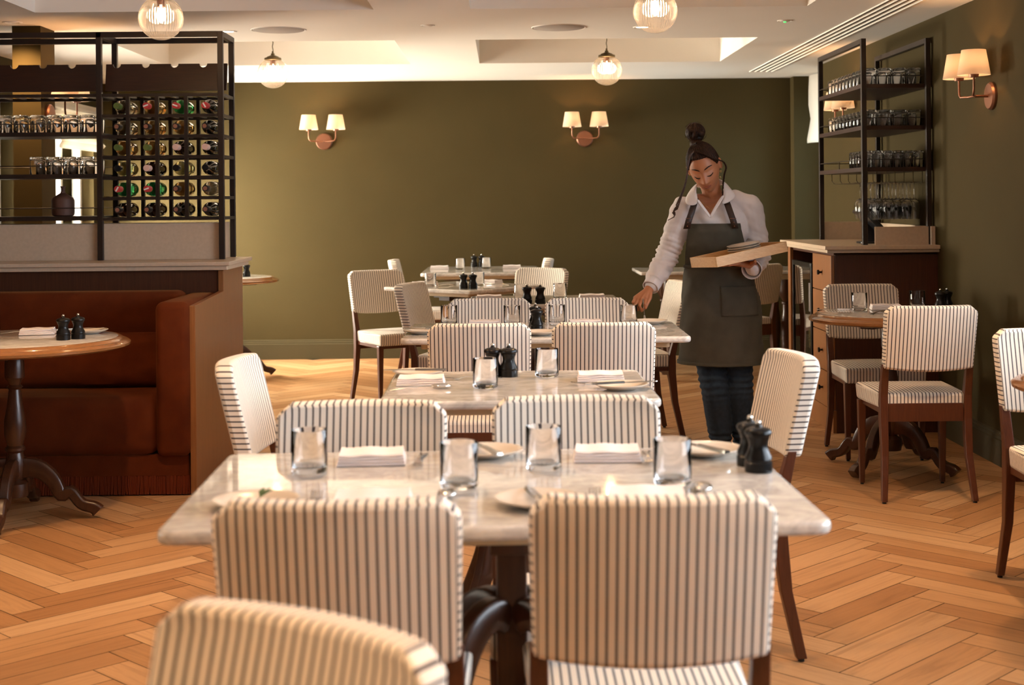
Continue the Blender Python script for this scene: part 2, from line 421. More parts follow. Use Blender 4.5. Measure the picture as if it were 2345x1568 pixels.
# windows
def window(name, x, y0, y1, z0, z1, side, nb=1):
    bm = BM(); t = .05; xa, xb = x - .03, x + .03
    bx(xa, xb, y0, y1, z0, z0 + t, bm); bx(xa, xb, y0, y1, z1 - t, z1, bm)
    for k in range(nb + 2):
        y = y0 + t / 2 + (y1 - y0 - t) * k / (nb + 1); bx(xa, xb, y - t / 2, y + t / 2, z0 + t, z1 - t, bm)
    o = struct(name, bm, M['white_frame'], smooth=False)
    p = mk('pane', bx(x - .004, x + .004, y0 + .02, y1 - .02, z0 + .02, z1 - .02), M['pane'], o, smooth=False)
for k, (a, b, c, d) in enumerate(LW): window('window_%d' % (k + 1), XL - .13, a, b, c, d, -1)
window('window_4', XR + .13, *RW[0], 1, 2)
window('window_5', 2.78, 11.02, 11.80, .8, 2.1, 1, 0)
# roman blinds
def blind(x, y0, y1, z0, z1, label, sag=.02, face=1):
    bm = BM(); n = 14; prof = []
    for k in range(n + 1):
        z = z1 + (z0 - z1) * k / n
        prof.append((x + face * (0.006 if k % 3 else 0.03) + (0.05 * face if n - 3 <= k else 0), z))
    A = [bm.verts.new((p, y0, z)) for p, z in prof]; B = [bm.verts.new((p, y1, z)) for p, z in prof]
    A2 = [bm.verts.new((p - .004 * face, y0, z)) for p, z in prof]; B2 = [bm.verts.new((p - .004 * face, y1, z)) for p, z in prof]
    for i in range(n):
        bm.faces.new((A[i], A[i + 1], B[i + 1], B[i])); bm.faces.new((A2[i], B2[i], B2[i + 1], A2[i + 1]))
        bm.faces.new((A[i], A2[i], A2[i + 1], A[i + 1])); bm.faces.new((B[i], B[i + 1], B2[i + 1], B2[i]))
    bm.faces.new((A[0], B[0], B2[0], A2[0])); bm.faces.new((A[n], A2[n], B2[n], B[n]))
    tag(mk('roman_blind', bm, M['blind']), label, 'blind')
blind(XL + .012, 10.74, 11.9, 1.75, 2.12, 'white roman blind pulled up at the bright window behind the shelving')
def side_blind():
    # loosely hanging cloth at the edge of the right far window
    bm = BM(); rows = [(2.325, 2.535), (2.2, 2.53), (2.08, 2.54), (1.97, 2.565), (1.90, 2.555), (1.80, 2.53), (1.77, 2.528)]
    ny = 6; g = []
    for z, x in rows:
        g.append([bm.verts.new((x + .10 * j / ny + .012 * math.sin(j * 2.1 + z * 9), 11.72 - .62 * j / ny, z)) for j in range(ny + 1)])
    for a, b in zip(g, g[1:]):
        for j in range(ny): bm.faces.new((a[j], a[j + 1], b[j + 1], b[j]))
    o = mk('roman_blind', bm, M['blind']); s = o.modifiers.new('s', 'SOLIDIFY'); s.thickness = .006
    tag(o, 'grey white blind hanging by the corner window behind the right glass rack', 'blind')
side_blind()

# ------------------------------------------------------------------ ceiling fittings
def ceiling_disc(x, y, r, m, name, label, cat, group=None, led=False):
    t = thing(name, label, cat, (x, y, H), 0, group)
    bm = BM(); lathe(bm, [(0, -.006), (r - .008, -.006), (r - .002, -.004), (r, 0), (0, 0)], 40)
    mk('grille' if r > .1 else 'housing', bm, m, t)
    bm = BM(); lathe(bm, [(r, -.0005), (r + .008, -.004), (r + .012, 0)], 40); mk('rim', bm, M['ceil'], t)
    return t
ceiling_disc(-1.30, 8.33, .15, M['grey'], 'ceiling_speaker', 'round grey ceiling speaker above the far left globe lamp', 'speaker', 'round ceiling speakers')
ceiling_disc(.34, 8.33, .15, M['grey'], 'ceiling_speaker', 'round grey ceiling speaker in the middle between the globe lamps', 'speaker', 'round ceiling speakers')
d = ceiling_disc(-.42, 8.18, .03, M['ceil'], 'smoke_detector', 'tiny white detector near the middle of the ceiling', 'detector')
d = ceiling_disc(1.62, 8.1, .032, M['ceil'], 'emergency_light', 'small round ceiling emergency light showing a green glow', 'light')
bm = BM(); ell(bm, (0, 0, -.008), (.009, .009, .005), n=10); mk('indicator', bm, M['green_led'], d)
for i, (x, y) in enumerate(DL):
    if i > 1:
        bm = BM(); lathe(bm, [(0, -.001), (.037, -.001), (.038, -.004), (.05, -.005), (.055, 0)], 32, c=(x, y, H)); struct('added_trim_%d' % i, bm, M['ceil']); continue  # ceiling ring added for each unseen downlight
    t = thing('downlight', ['lit recessed downlight beside the left wine shelving top', 'lit recessed downlight half hidden behind the near right globe lamp'][i], 'downlight', (x, y, H), 0, 'recessed downlights')
    bm = BM(); lathe(bm, [(.036, -.002), (.05, -.005), (.055, 0)], 32); mk('bezel', bm, M['ceil'], t)
    bm = BM(); lathe(bm, [(0, -.001), (.037, -.001), (.037, 0), (0, 0)], 32); mk('diffuser', bm, M['lamp'], t)
t = thing('air_vent', 'long linear slot air vent running along the right ceiling edge', 'vent', (2.075, 6.5, H))
for k in range(4): mk('slot', bx(-.085 + k * .045, -.068 + k * .045, -5.5, 4.86, -.003, .0005), M['dark'], t, smooth=False)
bm = BM()
for k in range(5): bx(-.0925 + k * .0445, -.0865 + k * .0445, -5.5, 4.86, -.007, 0, bm)
mk('frame', bm, M['ceil'], t, smooth=False)

# pendants
def make_pendant():
    t = thing('globe_pendant', '', 'pendant lamp', (0, 0, 0), 0, 'ribbed glass globe pendants')
    R = .103; bm = BM(); prof = []
    for k in range(2, 33):
        a = PI * k / 32; prof.append((R * math.sin(a), R * math.cos(a)))
    prof[-1] = (0, -R); lathe(bm, prof, 192, ribs=48, ramp=.018)
    g = mk('globe', bm, M['globe'], t)
    bm = BM(); lathe(bm, [(0, .150), (.006, .15), (.007, .136), (.012, .134), (.013, .124), (.022, .119), (.038, .113), (.044, .106), (.056, .104), (.058, .098), (.058, .090), (.050, .088), (.0, .088)], 36)
    mk('gallery_cap', bm, M['dark_brass'], t)
    bm = BM(); tube(bm, [(.002 * math.sin(k * 1.3), .002 * math.cos(k * 1.3), .145 + k * .0105) for k in range(42)], .0032, 6); mk('cord', bm, M['dark_brass'], t)
    bm = BM(); lathe(bm, [(0, .09), (.018, .09), (.018, .055), (0, .055)], 16); mk('lamp_holder', bm, M['brass'], t)
    bm = BM()
    for s in (-1, 1): tube(bm, [(s * .012, 0, .05), (s * .014, 0, .02), (s * .011, 0, -.005)], .0045, 6)
    mk('bulb', bm, M['filament'], t); return t
pend = make_pendant()
PEND = [(-1.60, 6.71, 2.197, 'ribbed glass globe lamp at the top left above the wine shelving'), (.73, 6.71, 2.21, 'large ribbed glass globe lamp cut by the top edge right of centre'),
        (-1.558, 9.72, 2.205, 'small far ribbed glass globe lamp beside the wine shelving'), (.722, 9.72, 2.205, 'small far ribbed glass globe lamp above the dark back wall')]
for x, y, z, lb in PEND:
    place('pend', pend, (x, y, z), 0, lb, 'ribbed glass globe pendants'); point('pendant_lamp', (x, y, z + .01), 3.5, WARM, .03)

# wall sconces (local: wall at +Y, projecting to -Y)
def make_sconce():
    t = thing('wall_sconce', '', 'wall lamp', (0, 0, 0), 0, 'twin shade wall lamps')
    bm = BM(); lathe(bm, [(0, 0), (.07, 0), (.07, .012), (.062, .022), (0, .024)], 36, axis='Y')
    for v in bm.verts: v.co.y = -v.co.y
    mk('back_plate', bm, M['brass'], t)
    bm = BM(); tube(bm, [(0, -.02, 0), (0, -.09, 0)], .007, 10)
    arc = [(-.113, -.13, .105), (-.113, -.13, .03), (-.108, -.13, .012), (-.095, -.128, 0), (-.05, -.105, -.002), (0, -.09, 0), (.05, -.105, -.002), (.095, -.128, 0), (.108, -.13, .012), (.113, -.13, .03), (.113, -.13, .105)]
    tube(bm, arc, .0055, 10); a = mk('arm', bm, M['brass'], t)
    for s in (-1, 1):
        bm = BM(); lathe(bm, [(.0, .085), (.022, .085), (.024, .1), (.012, .105), (.012, .14), (0, .14)], 20, c=(s * .113, -.13, 0)); mk('lamp_holder', bm, M['brass'], t)
        bm = BM(); lathe(bm, [(.079, .095), (.058, .218), (.0565, .218), (.0775, .095)], 40, c=(s * .113, -.13, 0)); mk('lamp_shade', bm, M['shade'], t)
        bm = BM(); ell(bm, (s * .113, -.13, .155), (.013, .013, .02), n=10); mk('bulb', bm, M['shade_in'], t)
    return t
scn = make_sconce()
SC = [(-1.497, 12.0, 1.83, 0, 'twin shade wall lamp on the left, lighter part of the back wall'), (.70, 12.0, 1.835, 0, 'twin shade wall lamp on the dark centre of the back wall'),
      (XR, 7.05, 1.82, -PI / 2, 'twin shade wall lamp on the right wall nearest the camera'), (XR, 9.72, 1.83, -PI / 2, 'twin shade wall lamp seen through the right glass rack')]
for x, y, z, rz, lb in SC:
    o = place('scn', scn, (x, y, z), rz, lb, 'twin shade wall lamps'); R = Matrix.Rotation(rz, 4, 'Z')
    for s in (-1, 1):
        p = R @ Vector((s * .113, -.13, .165)); point('sconce_lamp', (x + p.x, y + p.y, z + p.z), 10.0, (1.0, .50, .20), .012)
# a pier behind the shelving carries the last one
struct('wall_pier', bx(-2.76, -2.60, 8.05, 8.30, 0, H), M['wall'], smooth=False)
place('scn', scn, (-2.60, 8.18, 1.83), -PI / 2 + PI, 'twin shade wall lamp glowing behind the left shelving', 'twin shade wall lamps')
for s in (-1, 1): point('sconce_lamp', (-2.47, 8.18 + s * .113, 1.995), 10.0, (1.0, .50, .20), .012)

# ------------------------------------------------------------------ chairs
def grid_uv_obj(bm): return bm.loops.layers.uv.new('UVMap')
def make_chair():
    t = thing('dining_chair', '', 'chair', (0, 0, 0), 0, 'striped dining chairs')
    # backrest: bowed padded panel
    bm = BM(); uv = grid_uv_obj(bm)
    Wd, z0, z1, nx, nz, r = .2, .582, .858, 14, 10, .035
    def P(i, k, side):
        z = z0 + (z1 - z0) * k / nz; u = -1 + 2 * i / nx
        dz = min(z1 - z, r); hw = Wd - r + math.sqrt(max(r * r - (r - dz) ** 2, 0)); hw *= 1 - .03 * (z1 - z) / (z1 - z0)
        x = u * hw; bow = -.030 * (1 - u * u)
        zz = z - (.012 * (1 - u * u) if k < 2 else 0) * (1 - k / 2)
        y = -.225 - (z - z0) * .235 + bow; th = .026 + .004 * (1 - u * u) * math.sin(PI * k / nz)
        return Vector((x, y + side * th, zz))
    fr = [[bm.verts.new(P(i, k, 1)) for i in range(nx + 1)] for k in range(nz + 1)]
    bk = [[bm.verts.new(P(i, k, -1)) for i in range(nx + 1)] for k in range(nz + 1)]
    def q(vs, fu):
        f = bm.faces.new(vs)
        for lp in f.loops: lp[uv].uv = fu(lp.vert.co)
    for k in range(nz):
        for i in range(nx):
            q((fr[k][i], fr[k][i + 1], fr[k + 1][i + 1], fr[k + 1][i]), lambda c: (c.x + 1.0, c.z))
            q((bk[k][i + 1], bk[k][i], bk[k + 1][i], bk[k + 1][i + 1]), lambda c: (c.x + 1.0, c.z))
        for i, s in ((0, 1), (nx, -1)):
            q((fr[k][i], fr[k + 1][i], bk[k + 1][i], bk[k][i]) if s > 0 else (fr[k + 1][i], fr[k][i], bk[k][i], bk[k + 1][i]), lambda c: (c.z + .004, c.y))
    for i in range(nx):
        q((fr[nz][i], fr[nz][i + 1], bk[nz][i + 1], bk[nz][i]), lambda c: (c.x + 1.0, c.y))
        q((fr[0][i + 1], fr[0][i], bk[0][i], bk[0][i + 1]), lambda c: (c.x + 1.0, c.y))
    mk('backrest', bm, M['stripe'], t, bevel=.011, segs=3)
    # seat cushion
    bm = BM(); uv = grid_uv_obj(bm); nx, ny = 10, 8
    def Q(i, j, top):
        u = -1 + 2 * i / nx; v = j / ny; hw = .188 + .018 * v; y = -.195 + .415 * v
        return Vector((u * hw * (1 if top else .975), y * (1 if top else .985), (.468 + .010 * (1 - u * u) * math.sin(PI * min(max(v, .05), .95))) if top else .392))
    tp = [[bm.verts.new(Q(i, j, 1)) for i in range(nx + 1)] for j in range(ny + 1)]
    bt = [[bm.verts.new(Q(i, j, 0)) for i in range(nx + 1)] for j in range(ny + 1)]
    fx = lambda c: (c.x + 1.0, c.y); fy = lambda c: (c.y + 1.0, c.z)
    for j in range(ny):
        for i in range(nx):
            q((tp[j][i], tp[j][i + 1], tp[j + 1][i + 1], tp[j + 1][i]), fx); q((bt[j][i + 1], bt[j][i], bt[j + 1][i], bt[j + 1][i + 1]), fx)
        q((tp[j + 1][0], bt[j + 1][0], bt[j][0], tp[j][0]), fy); q((tp[j][nx], bt[j][nx], bt[j + 1][nx], tp[j + 1][nx]), fy)
    for i in range(nx):
        q((tp[0][i + 1], tp[0][i], bt[0][i], bt[0][i + 1]), fx); q((tp[ny][i], tp[ny][i + 1], bt[ny][i + 1], bt[ny][i]), fx)
    mk('seat', bm, M['stripe'], t, bevel=.014, segs=3)
    # frame rails
    bm = BM(); bx(-.165, .165, -.197, -.172, .345, .425, bm); bx(-.17, .17, .165, .19, .372, .398, bm)
    for s in (-1, 1): bx(s * .165, s * .185, -.17, .17, .374, .398, bm)
    mk('seat_frame', bm, M['chair_wood'], t, smooth=False, bevel=.002)
    for s in (-1, 1):
        # rear leg: splayed foot, kink at the seat, leaning up into the backrest
        bm = BM(); st = [(.008, -.245, .024, .030), (.20, -.205, .030, .034), (.36, -.188, .034, .042), (.46, -.190, .034, .038), (.60, -.226, .030, .026)]
        rings = []
        for z, y, w, d in st:
            x = s * (.183 + (.014 if z < .1 else 0)); rings.append([bm.verts.new((x + a * w / 2, y + b * d / 2, z)) for a, b in ((-1, -1), (1, -1), (1, 1), (-1, 1))])
        for a, b in zip(rings, rings[1:]):
            for k in range(4): bm.faces.new((a[k], a[(k + 1) % 4], b[(k + 1) % 4], b[k]))
        bm.faces.new(rings[0][::-1]); bm.faces.new(rings[-1])
        l = mk('leg', bm, M['chair_wood'], t, smooth=False, bevel=.003)
        bm = BM(); lathe(bm, [(0, 0), (.009, 0), (.009, .01), (0, .01)], 12, c=(s * .197, -.245, 0)); mk('foot_glide', bm, M['dark'], l)
        bm = BM(); box(bm, (s * .186, .178, .2), (.036, .036, .385), taper=(.62, .62)); l = mk('leg', bm, M['chair_wood'], t, smooth=False, bevel=.003)
        bm = BM(); lathe(bm, [(0, 0), (.008, 0), (.008, .01), (0, .01)], 12, c=(s * .186, .178, 0)); mk('foot_glide', bm, M['dark'], l)
    return t
chair = make_chair()
BO = .29
def chair_at(tx, ty, dx, dy, label):
    n = math.hypot(dx, dy); dx /= n; dy /= n
    return place('chair', chair, (tx + dx * BO, ty + dy * BO, 0), face_dir(dx, dy), label, 'striped dining chairs')
CH = [(-.268, 2.265, 0, 1, 'striped chair with its back to the camera at front table, left'),
      (.236, 2.275, 0, 1, 'striped chair with its back to the camera at front table, right'),
      (-.333, 3.34, 0, -1, 'striped chair at the far side of the front table, left'),
      (.169, 3.385, 0, -1, 'striped chair at the far side of the front table, right'),
      (-.80, 4.28, 1, -.04, 'striped chair at the left end of the second table, beside the wood panel'),
      (.865, 4.27, -1, -.12, 'striped chair at the right end of the second table, pale outer back'),
      (-.093, 5.43, 0, 1, 'striped chair backing onto the second table, left of the pair'),
      (.383, 5.43, 0, 1, 'striped chair backing onto the second table, right of the pair'),
      (-.068, 6.77, 0, -1, 'striped chair beyond the third table, left of the pair'),
      (.394, 6.74, 0, -1, 'striped chair beyond the third table, near the reaching hand'),
      (-.53, 8.09, .95, -.31, 'striped chair at left end of the fourth table, side stripes showing'),
      (1.0, 8.05, -1, -.15, 'cream striped chair partly hidden behind the apron of the waitress'),
      (-.87, 9.66, .50, -.86, 'striped chair with white sunlit seat standing before the bare olive wall'),
      (.27, 9.74, -.51, -.86, 'striped chair at far right of the cornerwise square table'),
      (-.86, 11.3, 1, 0, 'farthest striped chair at the left end of the back wall table'),
      (.35, 11.25, -1, 0, 'farthest striped chair at the right end of the back wall table'),
      (1.835, 6.09, 0, 1, 'white striped chair with its back to the camera at right round table'),
      (1.91, 7.60, 0, -1, 'striped chair behind the right round table, against the cabinet'),
      (1.915, 4.98, 0, -1, 'striped chair cut off by the right edge of the picture'),
      (1.80, 9.99, -.42, .9, 'dim striped chair behind the wooden tray, beside the cabinet'),
      (-.235, 1.60, -.55, -.83, 'nearest striped chair back, blurred at the bottom left')]
for c in CH: chair_at(*c)

# ------------------------------------------------------------------ tables
def curved_leg(bm, ang, reach=.36, top=.30, w=.042, tall=False):
    """S-curved pedestal foot leaving the column at `top` and resting on the floor at `reach`"""
    pts = [(.025, top, .085), (.09, top - .005, .075), (.15, top - .05, .062), (.19, top - .12, .052), (.225, .115, .046), (.27, .062, .044), (.32, .045, .048), (reach, .028, .056)]
    if tall: pts = [(.02, .50, .06), (.06, .515, .065), (.11, .49, .065), (.15, .42, .06), (.175, .33, .056), (.20, .235, .054), (.24, .15, .05), (.285, .07, .05), (reach, .028, .056)]
    sm_ = []
    for k in range(len(pts) - 1):
        P0, P1, P2, P3 = pts[max(k - 1, 0)], pts[k], pts[k + 1], pts[min(k + 2, len(pts) - 1)]
        for q in range(4):
            t_ = q / 4; sm_.append(tuple(.5 * (2 * P1[m] + (P2[m] - P0[m]) * t_ + (2 * P0[m] - 5 * P1[m] + 4 * P2[m] - P3[m]) * t_ ** 2 + (3 * P1[m] - P0[m] - 3 * P2[m] + P3[m]) * t_ ** 3) for m in range(3)))
    pts = sm_ + [pts[-1]]
    c, s = math.cos(ang), math.sin(ang); rings = []
    for k, (d, z, h) in enumerate(pts):
        a = pts[max(k - 1, 0)]; b = pts[min(k + 1, len(pts) - 1)]; tx, tz = b[0] - a[0], b[1] - a[1]; L = math.hypot(tx, tz); nx, nz = -tz / L, tx / L
        ring = []
        for u, v in ((-1, -.7), (-.7, -1), (.7, -1), (1, -.7), (1, .7), (.7, 1), (-.7, 1), (-1, .7)):
            dd = d + nx * v * h / 2; zz = max(z + nz * v * h / 2, .002); ring.append(bm.verts.new((dd * c - u * w / 2 * s, dd * s + u * w / 2 * c, zz)))
        rings.append(ring)
    for a, b in zip(rings, rings[1:]):
        for k in range(8): bm.faces.new((a[k], a[(k + 1) % 8], b[(k + 1) % 8], b[k]))
    bm.faces.new(rings[0][::-1]); bm.faces.new(rings[-1]); return bm
def marble_table(x, y, rz, w, d, label, two=False, zt=.765):
    t = thing('marble_table', label, 'table', (x, y, 0), rz, 'rectangular marble topped tables')
    bm = BM(); prism(bm, rrect(w, d, .035), zt - .026, zt); mk('tabletop', bm, M['marble'], t, bevel=.009, segs=3)
    bm = BM(); prism(bm, rrect(w - .16, d - .16, .02), zt - .052, zt - .026); mk('underframe', bm, M['cream_wood'], t, bevel=.003)
    cols = (-w * .5 + .27, w * .5 - .27) if two else (.035,)
    bm = BM()
    for c in cols: bx(c - .045, c + .045, -d / 2 + .14, d / 2 - .14, zt - .085, zt - .052, bm)
    if two: bx(cols[0], cols[1], -.03, .03, zt - .080, zt - .054, bm)
    else: bx(-w / 2 + .16, w / 2 - .16, -.04, .04, zt - .084, zt - .053, bm)
    mk('brace', bm, M['table_wood'], t, smooth=False, bevel=.002)
    for c in cols:
        bm = BM(); bx(c - .03, c + .03, -.03, .03, .10, zt - .085, bm); col = mk('column', bm, M['table_wood'], t, smooth=False, bevel=.004)
        for a in ((90, 270) if two else (45, 135, 225, 315)):
            bm = BM(); curved_leg(bm, math.radians(a), .33, tall=True); o = mk('leg', bm, M['table_wood'], t, bevel=.003); o.location = (c, 0, 0)
    return t
ZT = .765
marble_table(-.024, 2.835, math.radians(1.3), 1.178, .76, 'front marble table, largest in the picture, set for four')
marble_table(.043, 4.34, math.radians(.3), .80, .70, 'second marble table from the front, set for two')
marble_table(.175, 6.15, math.radians(-.6), 1.19, .72, 'third marble table, right corner touching the apron of the waitress', True)
marble_table(.23, 7.98, 0, .84, .72, 'fourth marble table, mostly hidden behind two chair backs')
marble_table(-.263, 9.36, math.radians(-39), .77, .74, 'square marble table turned cornerwise near the olive wall')
marble_table(-.17, 11.15, 0, .90, 1.05, 'farthest marble table against the dark back wall', zt=.782)

PED = [(0, .70), (.032, .70), (.040, .66), (.040, .60), (.028, .585), (.024, .57), (.034, .56), (.024, .55), (.030, .50), (.043, .42), (.045, .37), (.032, .315), (.040, .305), (.040, .295), (.032, .285), (.044, .24), (.040, .19), (.030, .17), (.052, .155), (.055, .13), (.050, .10), (0, .095)]
def round_table(x, y, r, label, rot=0, zt=.765):
    t = thing('round_table', label, 'table', (x, y, 0), rot, 'round pedestal tables with wooden rims')
    bm = BM(); lathe(bm, [(0, zt), (r - .058, zt), (r - .052, zt - .002), (r - .052, zt - .02), (0, zt - .02)], 72); mk('tabletop', bm, M['marble'], t)
    bm = BM(); lathe(bm, [(r - .053, zt - .002), (r - .044, zt - .001), (r - .034, zt - .006), (r - .028, zt - .014), (r - .012, zt - .017), (r, zt - .026), (r - .002, zt - .036), (r - .014, zt - .042), (r - .026, zt - .045), (r - .053, zt - .045)], 72)
    mk('rim', bm, M['rim_wood'], t)
    bm = BM(); box(bm, (0, 0, zt - .055), (r * 1.1, .07, .024)); box(bm, (0, 0, zt - .0551), (.07, r * 1.1, .024)); mk('brace', bm, M['table_wood'], t, smooth=False, bevel=.002)
    bm = BM(); lathe(bm, [(a, b + (.0 if b < .65 else zt - .765)) for a, b in PED], 32); mk('pedestal', bm, M['table_wood'], t)
    for k in range(4):
        bm = BM(); curved_leg(bm, k * PI / 2, .34, .22, .045); mk('leg', bm, M['table_wood'], t, bevel=.003)
    return t
round_table(-2.06, 6.0, .475, 'round marble table with copper brown rim before the velvet bench', math.radians(5))
round_table(1.87, 6.88, .385, 'round marble table with wooden rim between the right striped chairs', math.radians(45))
round_table(1.97, 4.36, .39, 'round table just entering the picture at the right edge', math.radians(45))
round_table(-2.08, 10.75, .385, 'far round table behind the wood panelled divider, with two mills', math.radians(20))
def side_table():
    t = thing('marble_side_table', 'long marble topped table with turned legs behind the waitress', 'table', (0, 0, 0))
    zt = .80
    bm = BM(); prism(bm, rrect(1.24, .66, .02), zt - .024, zt); o = mk('tabletop', bm, M['marble'], t, bevel=.007); o.location = (1.60, 10.5, 0)
    mk('apron_rail', bx(1.08, 2.14, 10.23, 10.77, zt - .066, zt - .024), M['cream_wood'], t, smooth=False, bevel=.002)
    prof = [(0, .735), (.055, .735), (.055, .66), (.05, .62), (.03, .585), (.026, .575), (.034, .568), (.034, .556), (.026, .55), (.026, .50), (.038, .42), (.040, .34), (.030, .2), (.024, .1), (.034, .07), (.02, .0), (0, 0)]
    for x in (1.21, 2.05):
        for y in (10.3, 10.7):
            bm = BM(); lathe(bm, prof, 24, c=(x, y, 0)); mk('leg', bm, M['table_wood'], t)
side_table()

# ------------------------------------------------------------------ tableware prototypes
def make_tumbler(water=True, name='water_glass', cat='glass', h=.09, r=.0375, wat_z=.036):
    t = thing(name, '', cat, (0, 0, 0))
    bm = BM(); b = .013
    lathe(bm, [(0, 0), (r - .006, 0), (r - .002, .003), (r, .008), (r, h - .001), (r - .0006, h), (r - .0012, h - .001), (r - .0014, b + .006), (r - .006, b), (0, b - .002)], 32)
    mk('bowl', bm, M['glass'], t)
    if water:
        bm = BM(); lathe(bm, [(0, b - .0016), (r - .0062, b + .0002), (r - .0010, b + .006), (r - .0010, wat_z), (0, wat_z)], 32); mk('water', bm, M['water'], t)
    return t
def make_mill():
    t = thing('pepper_mill', '', 'pepper mill', (0, 0, 0))
    bm = BM(); lathe(bm, [(0, 0), (.028, 0), (.0285, .003), (.0285, .020), (.0265, .022), (.0265, .024), (.028, .026), (.027, .032), (.021, .044), (.019, .053), (.020, .062), (.0235, .070), (.0245, .0735), (0, .0735)], 32); mk('body', bm, M['black'], t)
    bm = BM(); lathe(bm, [(0, .0735), (.024, .0735), (.0275, .077), (.028, .082), (.025, .087), (.016, .0905), (.008, .092), (.006, .096), (0, .096)], 32); mk('cap', bm, M['black'], t)
    bm = BM(); ell(bm, (0, 0, .1005), (.0062, .0062, .0058), n=14); mk('knob', bm, M['steel'], t); return t
def make_plate(r=.08):
    t = thing('side_plate', '', 'plate', (0, 0, 0))
    bm = BM(); lathe(bm, [(0, 0), (r * .5, 0), (r * .56, .002), (r * .85, .010), (r, .0155), (r + .0006, .0175), (r - .003, .0178), (r * .83, .0125), (r * .62, .0055), (r * .55, .0042), (0, .0040)], 48); mk('dish', bm, M['china'], t); return t
def make_napkin(w=.145, d=.105, name='folded_napkin'):
    t = thing(name, '', 'napkin', (0, 0, 0)); bm = BM(); nx = 12
    zs = [0, .0062, .0124, .0186, .0248]
    for q in range(4):
        ww = w - .003 * q; dd = d - .002 * q; z0 = zs[q] + .0004; th = .0062
        outl = []
        for k in range(nx + 1): outl.append((-ww / 2 + ww * k / nx, th / 2 + .0026 * math.sin(k * 1.1 + q)))
        top = [(-dd / 2, z0), (-dd / 2 - .0025, z0 + th * .5), (-dd / 2, z0 + th * .9), (dd / 2, z0 + th * .9), (dd / 2 + .002, z0 + th * .5), (dd / 2, z0)]
        rings = []
        for k in range(nx + 1):
            x = -ww / 2 + ww * k / nx; wv = .0012 * math.sin(k * .9 + q) * (q / 3)
            rings.append([bm.verts.new((x, a + .001 * math.sin(k * .7 + q), b + wv)) for a, b in top])
        for a, b in zip(rings, rings[1:]):
            for k in range(6): bm.faces.new((a[k], a[(k + 1) % 6], b[(k + 1) % 6], b[k]))
        bm.faces.new(rings[0][::-1]); bm.faces.new(rings[-1])
    mk('folded_cloth', bm, M['napkin'], t); return t
def flat_tool(bm, st, z=.003, th=.0018):
    """st: list of (y, halfwidth, z)"""
    rings = [[bm.verts.new((-w, y, z + dz)), bm.verts.new((w, y, z + dz)), bm.verts.new((w * .8, y, z + dz + th)), bm.verts.new((-w * .8, y, z + dz + th))] for y, w, dz in st]
    for a, b in zip(rings, rings[1:]):
        for k in range(4): bm.faces.new((a[k], a[(k + 1) % 4], b[(k + 1) % 4], b[k]))
    bm.faces.new(rings[0][::-1]); bm.faces.new(rings[-1])
def make_fork():
    t = thing('fork', '', 'fork', (0, 0, 0)); bm = BM()
    flat_tool(bm, [(-.095, .009, 0), (-.085, .010, .001), (-.04, .005, .006), (.02, .003, .009), (.035, .006, .006), (.045, .011, .003), (.058, .012, .003)], z=.0)
    mk('handle', bm, M['steel'], t); bm = BM()
    for k in range(4): x = -.0096 + k * .0064; box(bm, (x, .076, .006 + .001), (.0026, .042, .002), rot=Matrix.Rotation(.12, 3, 'X'))
    mk('tines', bm, M['steel'], t); return t
def make_knife():
    t = thing('table_knife', '', 'knife', (0, 0, 0)); bm = BM(); flat_tool(bm, [(-.1, .008, 0), (-.09, .009, 0), (-.01, .006, 0), (0, .006, 0)], z=0, th=.006); mk('handle', bm, M['steel'], t)
    bm = BM(); flat_tool(bm, [(0, .008, 0), (.02, .0095, 0), (.08, .0095, 0), (.098, .006, 0), (.104, .001, 0)], z=.001, th=.0016); mk('blade', bm, M['steel'], t); return t
def make_spoon():
    t = thing('table_spoon', '', 'spoon', (0, 0, 0)); bm = BM(); flat_tool(bm, [(-.095, .009, 0), (-.085, .010, .001), (-.04, .005, .006), (.02, .003, .011), (.035, .004, .009)], z=0); mk('handle', bm, M['steel'], t)
    bm = BM(); ell(bm, (0, .062, .009), (.019, .032, .008), n=18); mk('bowl', bm, M['steel'], t); return t
P_glass = make_tumbler(False, 'water_glass'); P_mill = make_mill(); P_plate = make_plate(); P_nap = make_napkin(); P_fork = make_fork(); P_knife = make_knife(); P_spoon = make_spoon()
def put(kind, x, y, rz, label, z=ZT, group=None):
    p = {'glass': P_glass, 'mill': P_mill, 'plate': P_plate, 'nap': P_nap, 'fork': P_fork, 'knife': P_knife, 'spoon': P_spoon}[kind]
    g = {'glass': 'clear tumblers on the tables', 'mill': 'black salt and pepper mills', 'plate': 'stoneware side plates', 'nap': 'folded pale napkins', 'fork': 'forks on the tables', 'knife': 'table knives', 'spoon': 'spoons on the tables'}[kind]
    return place(kind, p, (x, y, z + .0003), math.radians(rz), label, g)
# front table
F = 'on the front table'
put('glass', -.407, 2.965, 0, 'clear tumbler at the far left of the front table')
put('glass', .081, 2.975, 0, 'clear tumbler far side of the front table, before the right chair')
put('glass', -.090, 2.79, 0, 'clear tumbler near the middle of the front table beside a spoon')
put('glass', .330, 2.80, 0, 'clear tumbler near side of the front table, left of the mills')
put('nap', -.287, 3.075, 3, 'folded napkin at the far left of the front table')
put('nap', .222, 3.085, -3, 'folded napkin at the far right of the front table')
put('nap', -.244, 2.63, 2, 'folded napkin at the near left of the front table, behind chair back')
put('nap', .262, 2.63, -4, 'folded napkin at the near right of the front table, behind chair back')
put('plate', -.040, 3.13, 0, 'side plate at the far side of the front table, left of the pair')
put('plate', .440, 3.12, 0, 'side plate at the far right of the front table, near the mills')
put('plate', -.460, 2.63, 0, 'side plate with a green leaf at near left of front table')
put('plate', .060, 2.62, 0, 'side plate between the two nearest chair backs')
